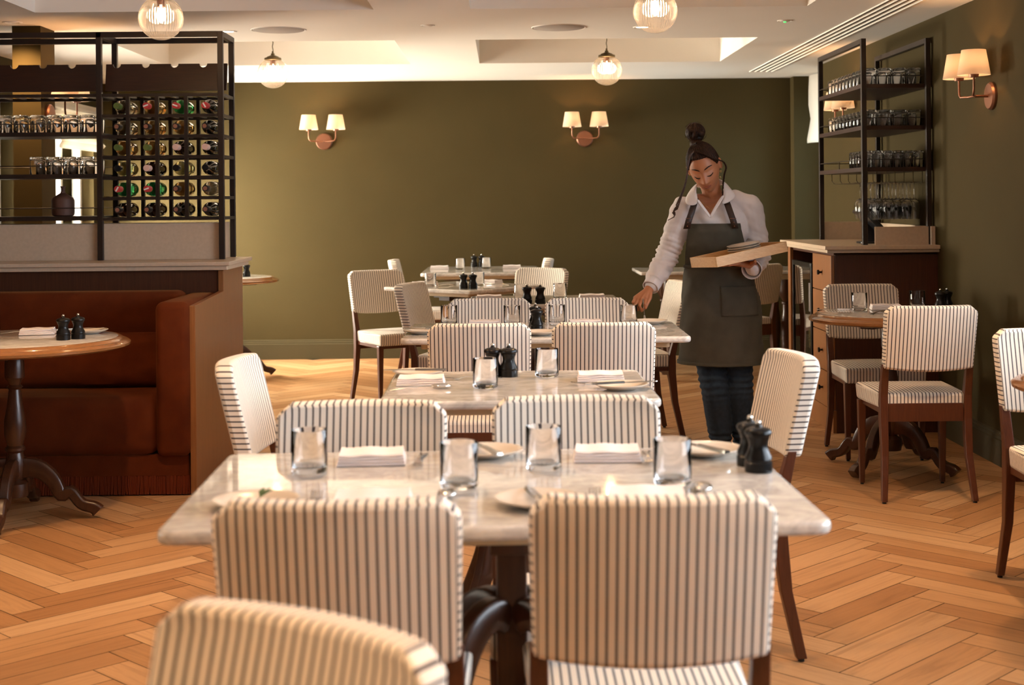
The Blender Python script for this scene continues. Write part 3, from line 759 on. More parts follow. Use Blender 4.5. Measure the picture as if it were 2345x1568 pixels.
put('knife', -.045, 3.13, 20, 'knife resting on the far left plate of the front table', ZT + .018)
put('knife', .425, 3.12, 30, 'knife resting on the far right plate of the front table', ZT + .018)
put('knife', .06, 2.60, 10, 'knife on the plate between the two nearest chair backs', ZT + .018)
put('fork', -.353, 2.63, 4, 'fork with upright tines left of the near left napkin')
put('fork', .165, 2.63, -4, 'fork between the near plate and near right napkin')
put('fork', -.184, 3.08, 178, 'fork lying beside the far left napkin of the front table')
put('fork', .310, 3.08, 176, 'fork lying beside the far right napkin of the front table')
put('spoon', -.112, 2.64, -2, 'spoon at the near middle of the front table below the tumbler')
put('spoon', .373, 2.67, -6, 'spoon at the near right of the front table')
put('knife', .348, 2.65, -6, 'knife beside the near right spoon on the front table')
put('mill', .522, 2.925, 0, 'black mill at the right end of the front table, nearer of two')
put('mill', .517, 2.993, 0, 'black mill at the right end of the front table, behind its twin')
bm = BM()
for k in range(3):
    a = .5 + k * .5; pts = [(0, 0, .004), (.012 * math.cos(a), .012 * math.sin(a), .012), (.030 * math.cos(a), .03 * math.sin(a), .016)]
    tube(bm, pts, [.001, .006, .0008], 6, flat=.25)
o = mk('herb_sprig', bm, M['herb']); o.location = (-.455, 2.645, ZT + .012); tag(o, 'green herb sprig on the near left side plate', 'herb')
# second table
put('glass', -.056, 4.26, 0, 'clear tumbler left of the mills on the second table')
put('glass', .136, 4.515, 0, 'clear tumbler right of the mills on the second table')
put('mill', -.036, 4.545, 0, 'black mill on the second table, left of the pair')
put('mill', .015, 4.535, 0, 'black mill on the second table, right of the pair')
put('plate', -.278, 4.57, 0, 'side plate at the far left of the second table')
put('plate', .346, 4.205, 0, 'side plate at the near right of the second table')
put('nap', -.255, 4.37, 0, 'folded napkin at the left of the second table')
put('nap', .30, 4.42, -2, 'folded napkin at the right of the second table')
put('spoon', -.25, 4.245, -80, 'spoon before the left napkin on the second table')
put('fork', -.10, 4.47, 100, 'fork beside the left napkin of the second table')
put('knife', -.285, 4.57, 85, 'knife resting on the far left plate of second table', ZT + .018)
put('knife', .355, 4.205, -75, 'knife resting on the right plate of second table', ZT + .018)
put('fork', .30, 4.31, 95, 'fork before the right napkin on the second table')
# third table
put('glass', -.245, 6.40, 0, 'clear tumbler at the far left of the third table')
put('glass', .038, 6.36, 0, 'second clear tumbler from the left on the third table')
put('glass', .239, 6.38, 0, 'third clear tumbler from the left on the third table')
put('glass', .557, 6.32, 0, 'clear tumbler below the hand of the waitress')
put('mill', .143, 6.11, 0, 'black mill on the third table, nearer one of the pair')
put('mill', .141, 6.29, 0, 'black mill on the third table, behind the nearer one')
put('nap', -.085, 6.36, 0, 'folded napkin at the far left of the third table')
put('nap', .362, 6.34, 0, 'folded napkin at the far right of the third table')
put('plate', -.345, 6.02, 0, 'side plate at the left end of the third table')
put('plate', .15, 5.91, 0, 'side plate between two chair backs on the third table')
put('plate', .655, 6.38, 0, 'side plate at the right end of the third table')
put('knife', -.33, 6.02, 70, 'knife resting on the left plate of the third table', ZT + .018)
# fourth table
put('glass', .098, 7.90, 0, 'clear tumbler behind the mills on the fourth table')
put('glass', .318, 7.98, 0, 'clear tumbler right of the mills on the fourth table')
put('mill', .128, 7.70, 0, 'black mill on the fourth table, left of the pair')
put('mill', .200, 7.69, 0, 'black mill on the fourth table, right of the pair')
put('nap', -.08, 8.04, 0, 'folded napkin at the left of the fourth table')
put('nap', .50, 8.03, 0, 'folded napkin at the right of the fourth table')
# cornerwise table
put('glass', -.473, 9.25, 0, 'clear tumbler left of the mills on the cornerwise table')
put('glass', -.160, 9.29, 0, 'clear tumbler right of the mills on the cornerwise table')
put('mill', -.252, 9.03, 0, 'black mill on the cornerwise table, left of the pair')
put('mill', -.192, 9.02, 0, 'black mill on the cornerwise table, right of the pair')
put('nap', -.52, 9.44, 30, 'folded napkin at the left of the cornerwise table')
put('nap', -.09, 9.55, -30, 'folded napkin at the right of the cornerwise table')
put('fork', -.38, 9.36, -50, 'fork at the left of the cornerwise table')
put('fork', -.03, 9.42, 50, 'fork at the right of the cornerwise table')
# farthest table
ZF = .782
put('glass', -.334, 11.1, 0, 'clear tumbler on the farthest table, left one', ZF)
put('glass', -.132, 11.2, 0, 'clear tumbler on the farthest table, right one', ZF)
put('mill', -.235, 11.55, 0, 'black mill on the farthest table, left of the pair', ZF)
put('mill', -.175, 11.55, 0, 'black mill on the farthest table, right of the pair', ZF)
put('nap', -.505, 11.3, 0, 'folded napkin at the left of the farthest table', ZF)
put('nap', .07, 11.3, 0, 'folded napkin at the right of the farthest table', ZF)
# right round table
put('glass', 1.750, 6.98, 0, 'clear tumbler at the left of the right round table')
put('glass', 2.065, 7.08, 0, 'clear tumbler at the right of the right round table')
put('nap', 1.90, 7.06, -8, 'folded napkin between tumblers on the right round table')
put('fork', 1.80, 6.82, -35, 'fork at the edge of the right round table')
put('mill', 2.15, 6.98, 0, 'black mill on the right round table, left of the pair')
put('mill', 2.195, 7.02, 0, 'black mill on the right round table, right of the pair')
put('knife', 1.66, 7.06, 80, 'knife left of the tumbler on the right round table')
# left round table
put('glass', -2.193, 6.10, 0, 'clear tumbler on the left round table at the picture edge')
put('nap', -2.02, 6.18, 12, 'folded napkin on the left round table')
put('mill', -1.823, 5.90, 0, 'black mill on the left round table, left of the pair')
put('mill', -1.775, 5.945, 0, 'black mill on the left round table, right of the pair')
put('plate', -1.80, 6.19, 0, 'side plate behind the mills on the left round table')
put('knife', -1.84, 6.19, -60, 'knife resting on the plate of the left round table', ZT + .018)
put('fork', -2.11, 6.22, -70, 'fork between tumbler and napkin on the left round table')
# far round table and right edge table
put('mill', -2.0, 10.75, 0, 'black mill on the far round table, left of the pair')
put('mill', -1.935, 10.74, 0, 'black mill on the far round table, right of the pair')
put('plate', 1.70, 4.40, 0, 'side plate on the round table at the right edge')

# ------------------------------------------------------------------ divider with banquette
t = thing('bar_divider', 'wood panelled divider cabinet with cream stone top behind the bench', 'divider', (-3.0, 7.4, 0))
def part(name, b, m, par, **k):
    b.transform(Matrix.Translation(-Vector(par.location))); return mk(name, b, m, par, **k)
part('body', bx(-3.35, -1.405, 7.13, 7.64, 0, .99), M['panel_dark'], t, smooth=False, bevel=.002)
bm = BM(); prism(bm, [(6.46, 0), (7.64, 0), (7.64, .989), (7.12, .989), (7.12, .885), (6.46, .86)], -1.425, -1.398, axis='X'); part('end_panel', bm, M['panel'], t, smooth=False, bevel=.002)
bm = BM(); bx(-3.38, -1.375, 7.10, 7.70, .99, 1.012, bm); bx(-3.38, -1.36, 7.085, 7.72, 1.012, 1.032, bm); part('worktop', bm, M['stone'], t, smooth=False, bevel=.004)
part('stone_riser', bx(-3.38, -1.475, 7.42, 7.70, 1.032, 1.222), M['stone'], t, smooth=False, bevel=.002)
# banquette
t = thing('banquette', 'rust brown velvet bench with padded arm and fringed hem', 'bench', (-2.5, 6.8, 0))
def rbox(c, s, r, seg=4):
    bm = BM(); box(bm, c, s); bmesh.ops.bevel(bm, geom=list(bm.edges), offset=r, segments=seg, affect='EDGES', profile=.5); return bm
part('arm', rbox((-1.50, 6.78, .53), (.155, .70, .70), .035), M['velvet'], t)
part('backrest', rbox((-2.46, 7.03, .63), (1.78, .19, .53), .045), M['velvet'], t)
bm = rbox((-2.46, 6.70, .315), (1.775, .52, .27), .06)
part('seat', bm, M['velvet'], t)
part('plinth', bx(-3.35, -1.435, 6.47, 7.0, .085, .185), M['velvet'], t, bevel=.006)
bm = BM(); n = 210
for k in range(n):
    x = -3.35 + (1.915) * k / n; tube(bm, [(x, 6.475 + random.uniform(-.003, .003), .09), (x + random.uniform(-.002, .002), 6.470, .05), (x + random.uniform(-.004, .004), 6.468, .006)], .0056, 5)
bx(-3.35, -1.445, 6.478, 6.484, .01, .09, bm)
for k in range(40):
    y = 6.475 + .5 * k / 40; tube(bm, [(-1.437, y, .09), (-1.435, y, .006)], .0055, 5)
o = part('fringe', bm, M['fringe'], t); o['kind'] = 'stuff'
part('base', bx(-3.3, -1.46, 6.52, 7.0, 0, .085), M['dark'], t, smooth=False)
# soft lumbar cushions
def cushion(x, y, z, sx, sy, sz, label, rx=.25, seed=0):
    bm = BM(); bmesh.ops.create_grid(bm, x_segments=26, y_segments=14, size=1)
    bm2 = BM(); n, m_ = 28, 16; top = []; bot = []
    for sgn, dst in ((1, top), (-1, bot)):
        for j in range(m_ + 1):
            row = []
            for i in range(n + 1):
                u = -1 + 2 * i / n; v = -1 + 2 * j / m_
                h = ((1 - u ** 4) * (1 - v ** 4)) ** .45 if abs(u) < 1 and abs(v) < 1 else 0
                px = u * sx * (1 - .05 * (1 - v * v) * 0 - .04 * v * v); pz = v * sz * (1 - .06 * u * u * 0 - .05 * (1 - abs(u)) * 0)
                w = mn.noise(Vector((u * 3, v * 3, seed))) * .012 + mn.noise(Vector((u * 9, v * 4, seed + 5))) * .005
                row.append(bm2.verts.new((px, sgn * h * sy - w * h, pz - .012 * (1 - u * u) * (1 if v > .5 else 0) * 0)))
            dst.append(row)
        for j in range(m_):
            for i in range(n): bm2.faces.new((dst[j][i], dst[j][i + 1], dst[j + 1][i + 1], dst[j + 1][i]))
    bm.free(); bmesh.ops.remove_doubles(bm2, verts=bm2.verts, dist=.0008)
    o = mk('cushion', bm2, M['velvet'], loc=(x, y, z), rot=(-rx, 0, 0)); tag(o, label, 'cushion', 'rust velvet cushions')
cushion(-2.02, 6.835, .575, .43, .075, .135, 'long rust velvet cushion leaning beside the bench arm', .22, 1)
cushion(-2.91, 6.835, .575, .42, .075, .135, 'rust velvet cushion at the picture edge behind the table', .22, 4)

# ------------------------------------------------------------------ left wine and glass shelving
YF, YK = 7.41, 7.71
XP = [-1.460, -2.090, -2.99, -3.3]
t = thing('wine_shelving', 'tall dark steel shelving with wine grid standing on the divider', 'shelving', (-2.3, 7.55, 1.03))
pz = 2.218; w = .028
for x in (-1.460, -2.090, -2.93):
    for y in (YF, YK): part('post', bx(x - w / 2, x + w / 2, y - w / 2, y + w / 2, 1.0325, pz), M['black_metal'], t, smooth=False, bevel=.0015)
for y in (YF, YK): part('top_rail', bx(-2.916, -1.474, y - w / 2, y + w / 2, pz - w, pz), M['black_metal'], t, smooth=False)
for x in (-1.46, -2.09, -2.93): part('top_crossbar', bx(x - w / 2, x + w / 2, YF + .0141, YK - .0141, pz - w, pz), M['black_metal'], t, smooth=False)
def notched(x0, x1, y, z0, z1, tilt):
    bm = BM(); out = [(x0, z0)]; out.append((x0, z1)); k = 0; x = x0 + .035
    while x + .05 < x1:
        for q in range(7):
            a = PI - PI * q / 6; out.append((x + .0215 + .0215 * math.cos(a), z1 - .021 * math.sin(a)))
        x += .151
    out += [(x1, z1), (x1, z0)]
    lo = [bm.verts.new((a, y + (b - z0) * tilt, b)) for a, b in out]; hi = [bm.verts.new((a, y + .018 + (b - z0) * tilt, b)) for a, b in out]
    bm.faces.new(lo); bm.faces.new(hi[::-1])
    for i in range(len(lo)): j = (i + 1) % len(lo); bm.faces.new((lo[i], hi[i], hi[j], lo[j]))
    return bm
part('bottle_cradle', notched(-2.075, -1.44, YF + .05, 1.915, 2.058, .18), M['dark_wood'], t, smooth=False)
part('bottle_cradle', notched(-2.915, -2.105, YF + .05, 1.915, 2.058, .18), M['dark_wood'], t, smooth=False)
RZ = [1.897 - .1073 * k for k in range(7)]
# wine grid shelves
for z in RZ:
    bm = BM()
    for y in (YF, YK): bx(-2.076, -1.474, y - .011, y + .011, z - .016, z, bm)
    for k in range(9):
        x = -2.05 + k * .0755
        if x < -1.475: bx(x - .006, x + .006, YF + .011, YK - .011, z - .008, z + .002, bm)
    for x in (-1.46, -2.09): bx(x - .011, x + .011, YF + .0145, YK - .0145, z - .016, z, bm)
    part('bottle_shelf', bm, M['black_metal'], t, smooth=False)
for k in range(3):
    for y in (YF, YK): part('grid_upright', bx(-1.943 + k * .151 - .009, -1.943 + k * .151 + .009, y - .0125, y + .0125, RZ[6], RZ[0]), M['black_metal'], t, smooth=False)
# left bay shelves + gallery rods
SH = [1.700, 1.482, 1.262]
for z in SH:
    part('shelf', bx(-2.916, -2.104, YF - .012, YK + .012, z - .022, z), M['black_metal'], t, smooth=False)
    bm = BM()
    for y in (YF - .006, YK + .006): tube(bm, [(-2.916, y, z + .043), (-2.104, y, z + .043)], .0026, 6)
    part('gallery_rail', bm, M['black_metal'], t)
bm = BM()
for y in (YF, YK): bx(-2.916, -2.104, y - .011, y + .011, 1.881, 1.897, bm)
for k in range(11): bx(-2.87 + k * .0755 - .006, -2.87 + k * .0755 + .006, YF + .011, YK - .011, 1.889, 1.899, bm)
part('bottle_shelf', bm, M['black_metal'], t, smooth=False)

# bottles
def bottle_mesh():
    b = BM(); lathe(b, [(0, .012), (.030, 0), (.036, .004), (.0375, .012), (.0375, .175), (.034, .20), (.020, .222), (.0145, .238), (.0135, .28), (.0155, .282), (.0155, .292), (.0, .292)], 24, axis='Y')
    for v in b.verts: v.co.y = .29 - v.co.y
    return b
def cap_mesh():
    b = BM(); lathe(b, [(.0148, .235), (.0160, .236), (.0168, .300), (.0155, .303), (0, .303)], 20, axis='Y')
    for v in b.verts: v.co.y = .29 - v.co.y
    return b
def cork_mesh():
    b = BM(); lathe(b, [(0, .3032), (.011, .3032), (.011, .3045), (0, .3045)], 16, axis='Y')
    for v in b.verts: v.co.y = .29 - v.co.y
    return b
BG = {'dark': mat('dark_bottle', (0.012, 0.010, 0.008), .06, coat=.5), 'red': mat('red_wine_bottle', (0.05, .012, .006), .05, trans=.35),
      'amber': mat('amber_bottle', (.55, .30, .08), .03, trans=.8, ior=1.2), 'clear': mat('white_wine_bottle', (.78, .66, .25), .03, trans=.85, ior=1.2), 'green': mat('green_bottle', (.05, .45, .12), .03, trans=.8, ior=1.2),
      'grey': mat('smoky_bottle', (.40, .33, .22), .03, trans=.85, ior=1.2)}
CG = {'olive': mat('olive_capsule', (.09, .13, .03), .45), 'redw': mat('red_capsule', (.50, .04, .04), .4), 'cork': mat('black_capsule', (.015, .012, .012), .35), 'white': mat('blush_capsule', (.72, .48, .40), .5), 'blk': mat('glossy_black_capsule', (.01, .009, .009), .2)}
CORK = mat('cork_end', (.28, .12, .07), .7); RIB = mat('white_band', (.8, .75, .7), .5)
rows = [['grey olive', 'amber redw', 'green redw', 'dark redw'], ['grey cork', 'amber cork', 'amber cork', 'dark cork'], ['amber olive', 'amber olive', 'dark white', 'dark white'],
        ['clear blk', 'red white', 'clear blk', 'dark blk'], ['green redw', 'green redw', 'amber cork', 'grey cork'], ['red cork', 'red cork', 'dark cork', 'dark cork']]
names = {'grey': 'smoky', 'amber': 'amber', 'green': 'green glass', 'dark': 'dark', 'clear': 'pale yellow', 'red': 'red'}
capn = {'olive': 'olive capped', 'redw': 'red capped', 'cork': 'cork ended', 'white': 'blush capped', 'blk': 'black capped'}
ordn = ['top', 'second', 'third', 'fourth', 'fifth', 'bottom']; coln = ['first', 'second', 'third', 'last']
bmesh_c = {}
for r_ in range(6):
    for c_ in range(4):
        g, cp = rows[r_][c_].split(); x = -1.985 + .151 * c_; z = RZ[r_ + 1] + .0405
        root = thing('wine_bottle', '%s %s wine bottle, %s in the %s row of the rack' % (names[g], capn[cp], coln[c_], ordn[r_]), 'bottle', (x, YF - .055, z), 0, 'wine bottles in the rack')
        for nm, fn, mm in (('bottle_body', bottle_mesh, BG[g]), ('capsule', cap_mesh, CG[cp])) + ((('cork', cork_mesh, CORK),) if cp == 'cork' else ()) :
            key = (nm, mm.name)
            if key not in bmesh_c: o = mk(nm, fn(), mm, root); bmesh_c[key] = o.data
            else:
                o = bpy.data.objects.new(nm, bmesh_c[key]); COL.objects.link(o); o.parent = root
        if cp == 'redw':
            b = BM(); box(b, (0, -.0142, 0), (.026, .002, .007), rot=Matrix.Rotation(.7 * (c_ - 1.5), 3, 'Y')); mk('capsule_band', b, RIB, root, smooth=False)
# inverted tumblers on shelves
P_inv = make_tumbler(False, 'upturned_tumbler', 'glass', .092, .039)
for ch in P_inv.children: ch.data.transform(Matrix.Rotation(PI, 4, 'X') @ Matrix.Translation((0, 0, -.092)))
ORD = ['first', 'second', 'third', 'fourth', 'fifth', 'sixth', 'seventh', 'eighth', 'ninth', 'tenth', 'eleventh']
ROWL = ['front row', 'middle row', 'back row']
def inv(x, y, z, label, group): place('inv', P_inv, (x, y, z + .0003), 0, label, group)
for i in range(9):
    for j in range(3): inv(-2.862 + i * .0865, YF + .055 + j * .094, 1.70, 'upturned tumbler on upper left shelf, %s, %s from the middle post' % (ROWL[j], ORD[8 - i]), 'tumblers on the upper left shelf')
for i in range(4):
    for j in range(3): inv(-2.432 + i * .0865, YF + .055 + j * .094, 1.482, 'upturned tumbler on middle left shelf, %s, %s from the middle post' % (ROWL[j], ORD[3 - i]), 'tumblers on the middle left shelf')
bm = BM(); lathe(bm, [(0, 0), (.045, 0), (.056, .006), (.0585, .02), (.0585, .085), (.052, .098), (.030, .112), (.014, .122), (.010, .135), (.011, .148), (.016, .158), (.013, .158), (.007, .148), (0, .14)], 40)
tag(mk('vase', bm, M['vase'], loc=(-2.312, YF + .09, 1.2625)), 'round shouldered brown flask vase on the low left shelf', 'vase')

# ------------------------------------------------------------------ right cabinet
t = thing('service_cabinet', 'walnut service cabinet with drawers and glazed fridge by the right wall', 'cabinet', (2.1, 8.5, 0))
X0 = 1.84
part('end_panel', bx(1.862, XR, 7.965, 7.985, 0, 1.0), M['panel_dark'], t, smooth=False, bevel=.001)
part('carcass', bx(X0 + .02, XR, 8.56, 9.15, 0.08, .20), M['panel'], t, smooth=False)
bm = BM(); bx(X0 + .02, XR, 7.985, 8.46, .08, 1.01, bm); part('drawer_carcass', bm, M['panel_dark'], t, smooth=False)
bm = BM(); bx(X0 + .02, XR, 9.10, 9.15, .2, 1.01, bm); bx(2.30, XR, 8.46, 9.10, .2, 1.01, bm); bx(X0 + .02, XR, 8.46, 9.1, .99, 1.01, bm); part('niche', bm, M['panel_dark'], t, smooth=False)
part('side_post', bx(X0, X0 + .02, 9.10, 9.17, 0, 1.01), M['panel'], t, smooth=False, bevel=.001)
part('plinth', bx(X0 + .004, X0 + .03, 7.965, 9.1, 0, .125), M['panel'], t, smooth=False, bevel=.002)
dz = [(.13, .33), (.335, .555), (.56, .785), (.79, .995)]
for a, b in dz:
    d = part('drawer', bx(X0, X0 + .02, 7.97, 8.44, a, b), M['panel'], t, smooth=False, bevel=.0015)
    bm = BM(); lathe(bm, [(0, 0), (.006, 0), (.006, .012), (.015, .018), (.014, .026), (0, .028)], 16, axis='X')
    for v in bm.verts: v.co.x = -v.co.x
    k_ = mk('knob', bm, M['black'], d); k_.location = Vector((X0, 8.2, (a + b) / 2)) - Vector(t.location)
bm = BM(); fx0, fx1 = X0 + .003, X0 + .023
bx(fx0, fx1, 8.50, 8.53, .16, .93, bm); bx(fx0, fx1, 9.03, 9.06, .16, .93, bm); bx(fx0, fx1, 8.53, 9.03, .16, .20, bm); bx(fx0, fx1, 8.53, 9.03, .90, .93, bm)
f = part('fridge_door', bm, M['black'], t, smooth=False, bevel=.002)
b = bx(X0 + .01, X0 + .014, 8.53, 9.03, .2, .9); b.transform(Matrix.Translation(-Vector(t.location))); mk('door_glass', b, M['glass'], f, smooth=False)
bm = BM()
for z in (.40, .62): bx(X0 + .05, 2.28, 8.5, 9.06, z - .006, z, bm)
part('fridge_shelf', bm, M['steel'], t, smooth=False)
bm = BM(); prism(bm, [(1.81, 7.93), (XR, 7.93), (XR, 9.19), (1.81, 9.19)], 1.012, 1.03); prism(bm, [(1.795, 7.915), (XR, 7.915), (XR, 9.2), (1.795, 9.2)], 1.03, 1.052)
part('worktop', bm, M['stone'], t, smooth=False, bevel=.003)
bm = BM(); bx(2.10, 2.40, 8.0, 8.02, 1.052, 1.155, bm); bx(2.418, 2.438, 8.0, 9.18, 1.052, 1.155, bm); bx(2.06, 2.4, 9.16, 9.18, 1.052, 1.165, bm)
part('stone_upstand', bm, M['stone'], t, smooth=False)
# fridge contents
for i, (y, z, h_) in enumerate([(8.62, .62, .16), (8.72, .62, .18), (8.84, .62, .17), (8.94, .62, .15)]):
    b = BM(); prism(b, rrect(.045, .06, .012), 0, h_); o = mk('paper_bag', b, M['napkin'], loc=(1.93 + .05 * (i % 2), y, z)); tag(o, 'pale packet on the upper fridge shelf, %s from the drawers' % ['first', 'second', 'third', 'fourth'][i], 'packet', 'packets in the fridge')
for i in range(4):
    b = BM(); lathe(b, [(0, 0), (.03, 0), (.032, .004), (.032, .10), (.02, .125), (.013, .135), (.013, .165), (0, .165)], 20); o = mk('glass_bottle', b, [BG['amber'], BG['dark'], BG['green'], BG['clear']][i], loc=(1.96, 8.61 + .12 * i, .4005))
    tag(o, ['amber', 'dark', 'green', 'yellow'][i] + ' short bottle on the lower shelf of the glazed fridge', 'bottle', 'bottles in the fridge')
# right rack
RX0, RX1, RY0, RY1 = 2.05, 2.415, 8.04, 9.12
t = thing('glass_rack', 'tall dark steel glass rack standing on the right service cabinet', 'shelving', (2.23, 8.58, 1.052))
for x in (RX0, RX1):
    for y in (RY0, RY1): part('post', bx(x - w / 2, x + w / 2, y - w / 2, y + w / 2, 1.0525, 2.22), M['black_metal'], t, smooth=False, bevel=.0015)
bm = BM()
for x in (RX0, RX1): bx(x - w / 2, x + w / 2, RY0 + w / 2, RY1 - w / 2, 2.22 - w, 2.22, bm)
part('top_rail', bm, M['black_metal'], t, smooth=False)
RS = [1.965, 1.728, 1.492]
for z in RS:
    part('shelf', bx(RX0 - .012, RX1 + .012, RY0 + .015, RY1 - .015, z - .024, z), M['dark_wood'], t, smooth=False)
    bm = BM(); zz = z + .045
    tube(bm, [(RX0 + .015, RY0 + .012, zz), (RX1 - .015, RY0 + .012, zz)], .0026, 6); tube(bm, [(RX0 - .008, RY0 + .015, zz), (RX0 - .008, RY1 - .015, zz)], .0026, 6); tube(bm, [(RX0 - .008, 8.6, z), (RX0 - .008, 8.6, zz)], .0026, 6)
    tube(bm, [(RX0 + .015, RY1 - .012, zz), (RX1 - .015, RY1 - .012, zz)], .0026, 6)
    part('gallery_rail', bm, M['black_metal'], t)
bm = BM()
for k in range(7):
    x = 2.085 + k * .052
    tube(bm, [(x, RY1 - .14, 1.468), (x, RY1 - .14, 1.425), (x, RY1 - .20, 1.405), (x, RY0 + .06, 1.405), (x, RY0 + .06, 1.468)], .0024, 6)
part('stem_hanger', bm, M['dark_brass'], t)
for j in range(11):
    for i in range(4): inv(2.105 + i * .084, RY0 + .07 + j * .087, 1.965, 'upturned tumbler on top right shelf, %s row from the front, %s from the wall' % (ORD[j], ORD[3 - i]), 'tumblers on the top right shelf')
for j in range(11):
    for i in range(4): inv(2.105 + i * .084, RY0 + .07 + j * .087, 1.728, 'upturned tumbler on second right shelf, %s row from the front, %s from the wall' % (ORD[j], ORD[3 - i]), 'tumblers on the second right shelf')
P_tall = make_tumbler(False, 'upturned_tall_glass', 'glass', .095, .026)
for ch in P_tall.children: ch.data.transform(Matrix.Rotation(PI, 4, 'X') @ Matrix.Translation((0, 0, -.095)))
for j in range(6):
    for i in range(6 if j < 4 else 3):
        place('tall', P_tall, (2.085 + i * .058, RY0 + .05 + j * .066, 1.4923), 0, 'narrow upturned glass on third right shelf, %s row from the front, %s from the left' % (ORD[j], ORD[i]), 'narrow glasses on the third right shelf')
def make_wine():
    t = thing('wine_glass', '', 'wine glass', (0, 0, 0)); bm = BM()
    lathe(bm, [(0, 0), (.033, 0), (.034, -.0012), (.006, -.003), (.0035, -.008), (.0032, -.085), (.005, -.092), (.022, -.104), (.034, -.125), (.0365, -.148), (.033, -.185), (.0285, -.215), (.0278, -.215), (.0322, -.185), (.0357, -.148), (.033, -.126), (.02, -.1055), (0, -.0975)], 28)
    mk('bowl', bm, M['glass'], t); return t
P_wine = make_wine()
for j in range(4):
    for i in range(6):
        place('wine', P_wine, (2.111 + i * .052 + (0), RY0 + .10 + j * .078 + (.036 if i % 2 else 0), 1.4085), 0, 'hanging stemmed wine glass, %s row from the front, %s from the left' % (ORD[j], ORD[i]), 'hanging wine glasses')
# till
t = thing('till_screen', 'black till screen standing under the hanging wine glasses', 'till', (2.15, 8.32, 1.052))
bm = BM(); prism(bm, rrect(.13, .14, .02), 0, .012); mk('base', bm, M['screen'], t, bevel=.002)
bm = BM(); box(bm, (.0, .02, .06), (.06, .03, .12), rot=Matrix.Rotation(-.25, 3, 'X')); mk('stand', bm, M['screen'], t, bevel=.003)
bm = BM(); box(bm, (0, -.0, .13), (.03, .26, .18), rot=Matrix.Rotation(-.75, 3, 'Y')); mk('display', bm, M['screen'], t, bevel=.004)
bm = BM(); box(bm, (-.045, -.06, .062), (.002, .05, .005), rot=Matrix.Rotation(.5, 3, 'X')); mk('status_light', bm, M['led'], t)
b = BM(); prism(b, rrect(.10, .12, .012), 0, .075); tag(mk('receipt_printer', b, M['screen'], loc=(2.29, 8.35, 1.0525), bevel=.004), 'black receipt printer behind the stone upstand', 'printer')
#@PERSON
# ------------------------------------------------------------------ the waitress and her tray
def pt(u, v, Y):
    """world point at depth Y seen at picture position (u, v)"""
    a = (u - 1172) - .0094 * (v - 456); b = (v - 456) + .0094 * (u - 1172)
    return Vector(((a + 22) * Y / 3257, Y, 1.33 - b * Y / 3257))
def to_px(p):
    return (1150 + p.x * 3257 / p.y, 456 + (1.33 - p.z) * 3257 / p.y)
ROOT = Vector((1.05, 7.03, 0))
person = thing('person', 'person with dark hair in a bun, white shirt, grey apron, holding a wooden tray', 'person', ROOT)
def pmk(name, bm, m, par=None, **k):
    bm.transform(Matrix.Translation(-ROOT)); return mk(name, bm, m, par or person, **k)
def chain(bm, pts, rs, n=16):
    for i, (p, r) in enumerate(zip(pts, rs)):
        ell(bm, p, (r, r, r), n=14)
        if i: 
            a, b = pts[i - 1], p; K = 5
            tube(bm, [a + (b - a) * k / K for k in range(K + 1)], [rs[i - 1] + (r - rs[i - 1]) * k / K for k in range(K + 1)], n)
def fuse(bm, voxel, smooth=6, sf=.5):
    me = bpy.data.meshes.new('tmp'); bmesh.ops.recalc_face_normals(bm, faces=bm.faces); bm.to_mesh(me); bm.free()
    o = bpy.data.objects.new('tmp', me); COL.objects.link(o)
    r = o.modifiers.new('r', 'REMESH'); r.mode = 'VOXEL'; r.voxel_size = voxel; r.adaptivity = 0
    s = o.modifiers.new('s', 'SMOOTH'); s.iterations = smooth; s.factor = sf
    dg = bpy.context.evaluated_depsgraph_get(); dg.update()
    m2 = bpy.data.meshes.new_from_object(o.evaluated_get(dg)); out = BM(); out.from_mesh(m2)
    bpy.data.objects.remove(o); bpy.data.meshes.remove(me); bpy.data.meshes.remove(m2); return out
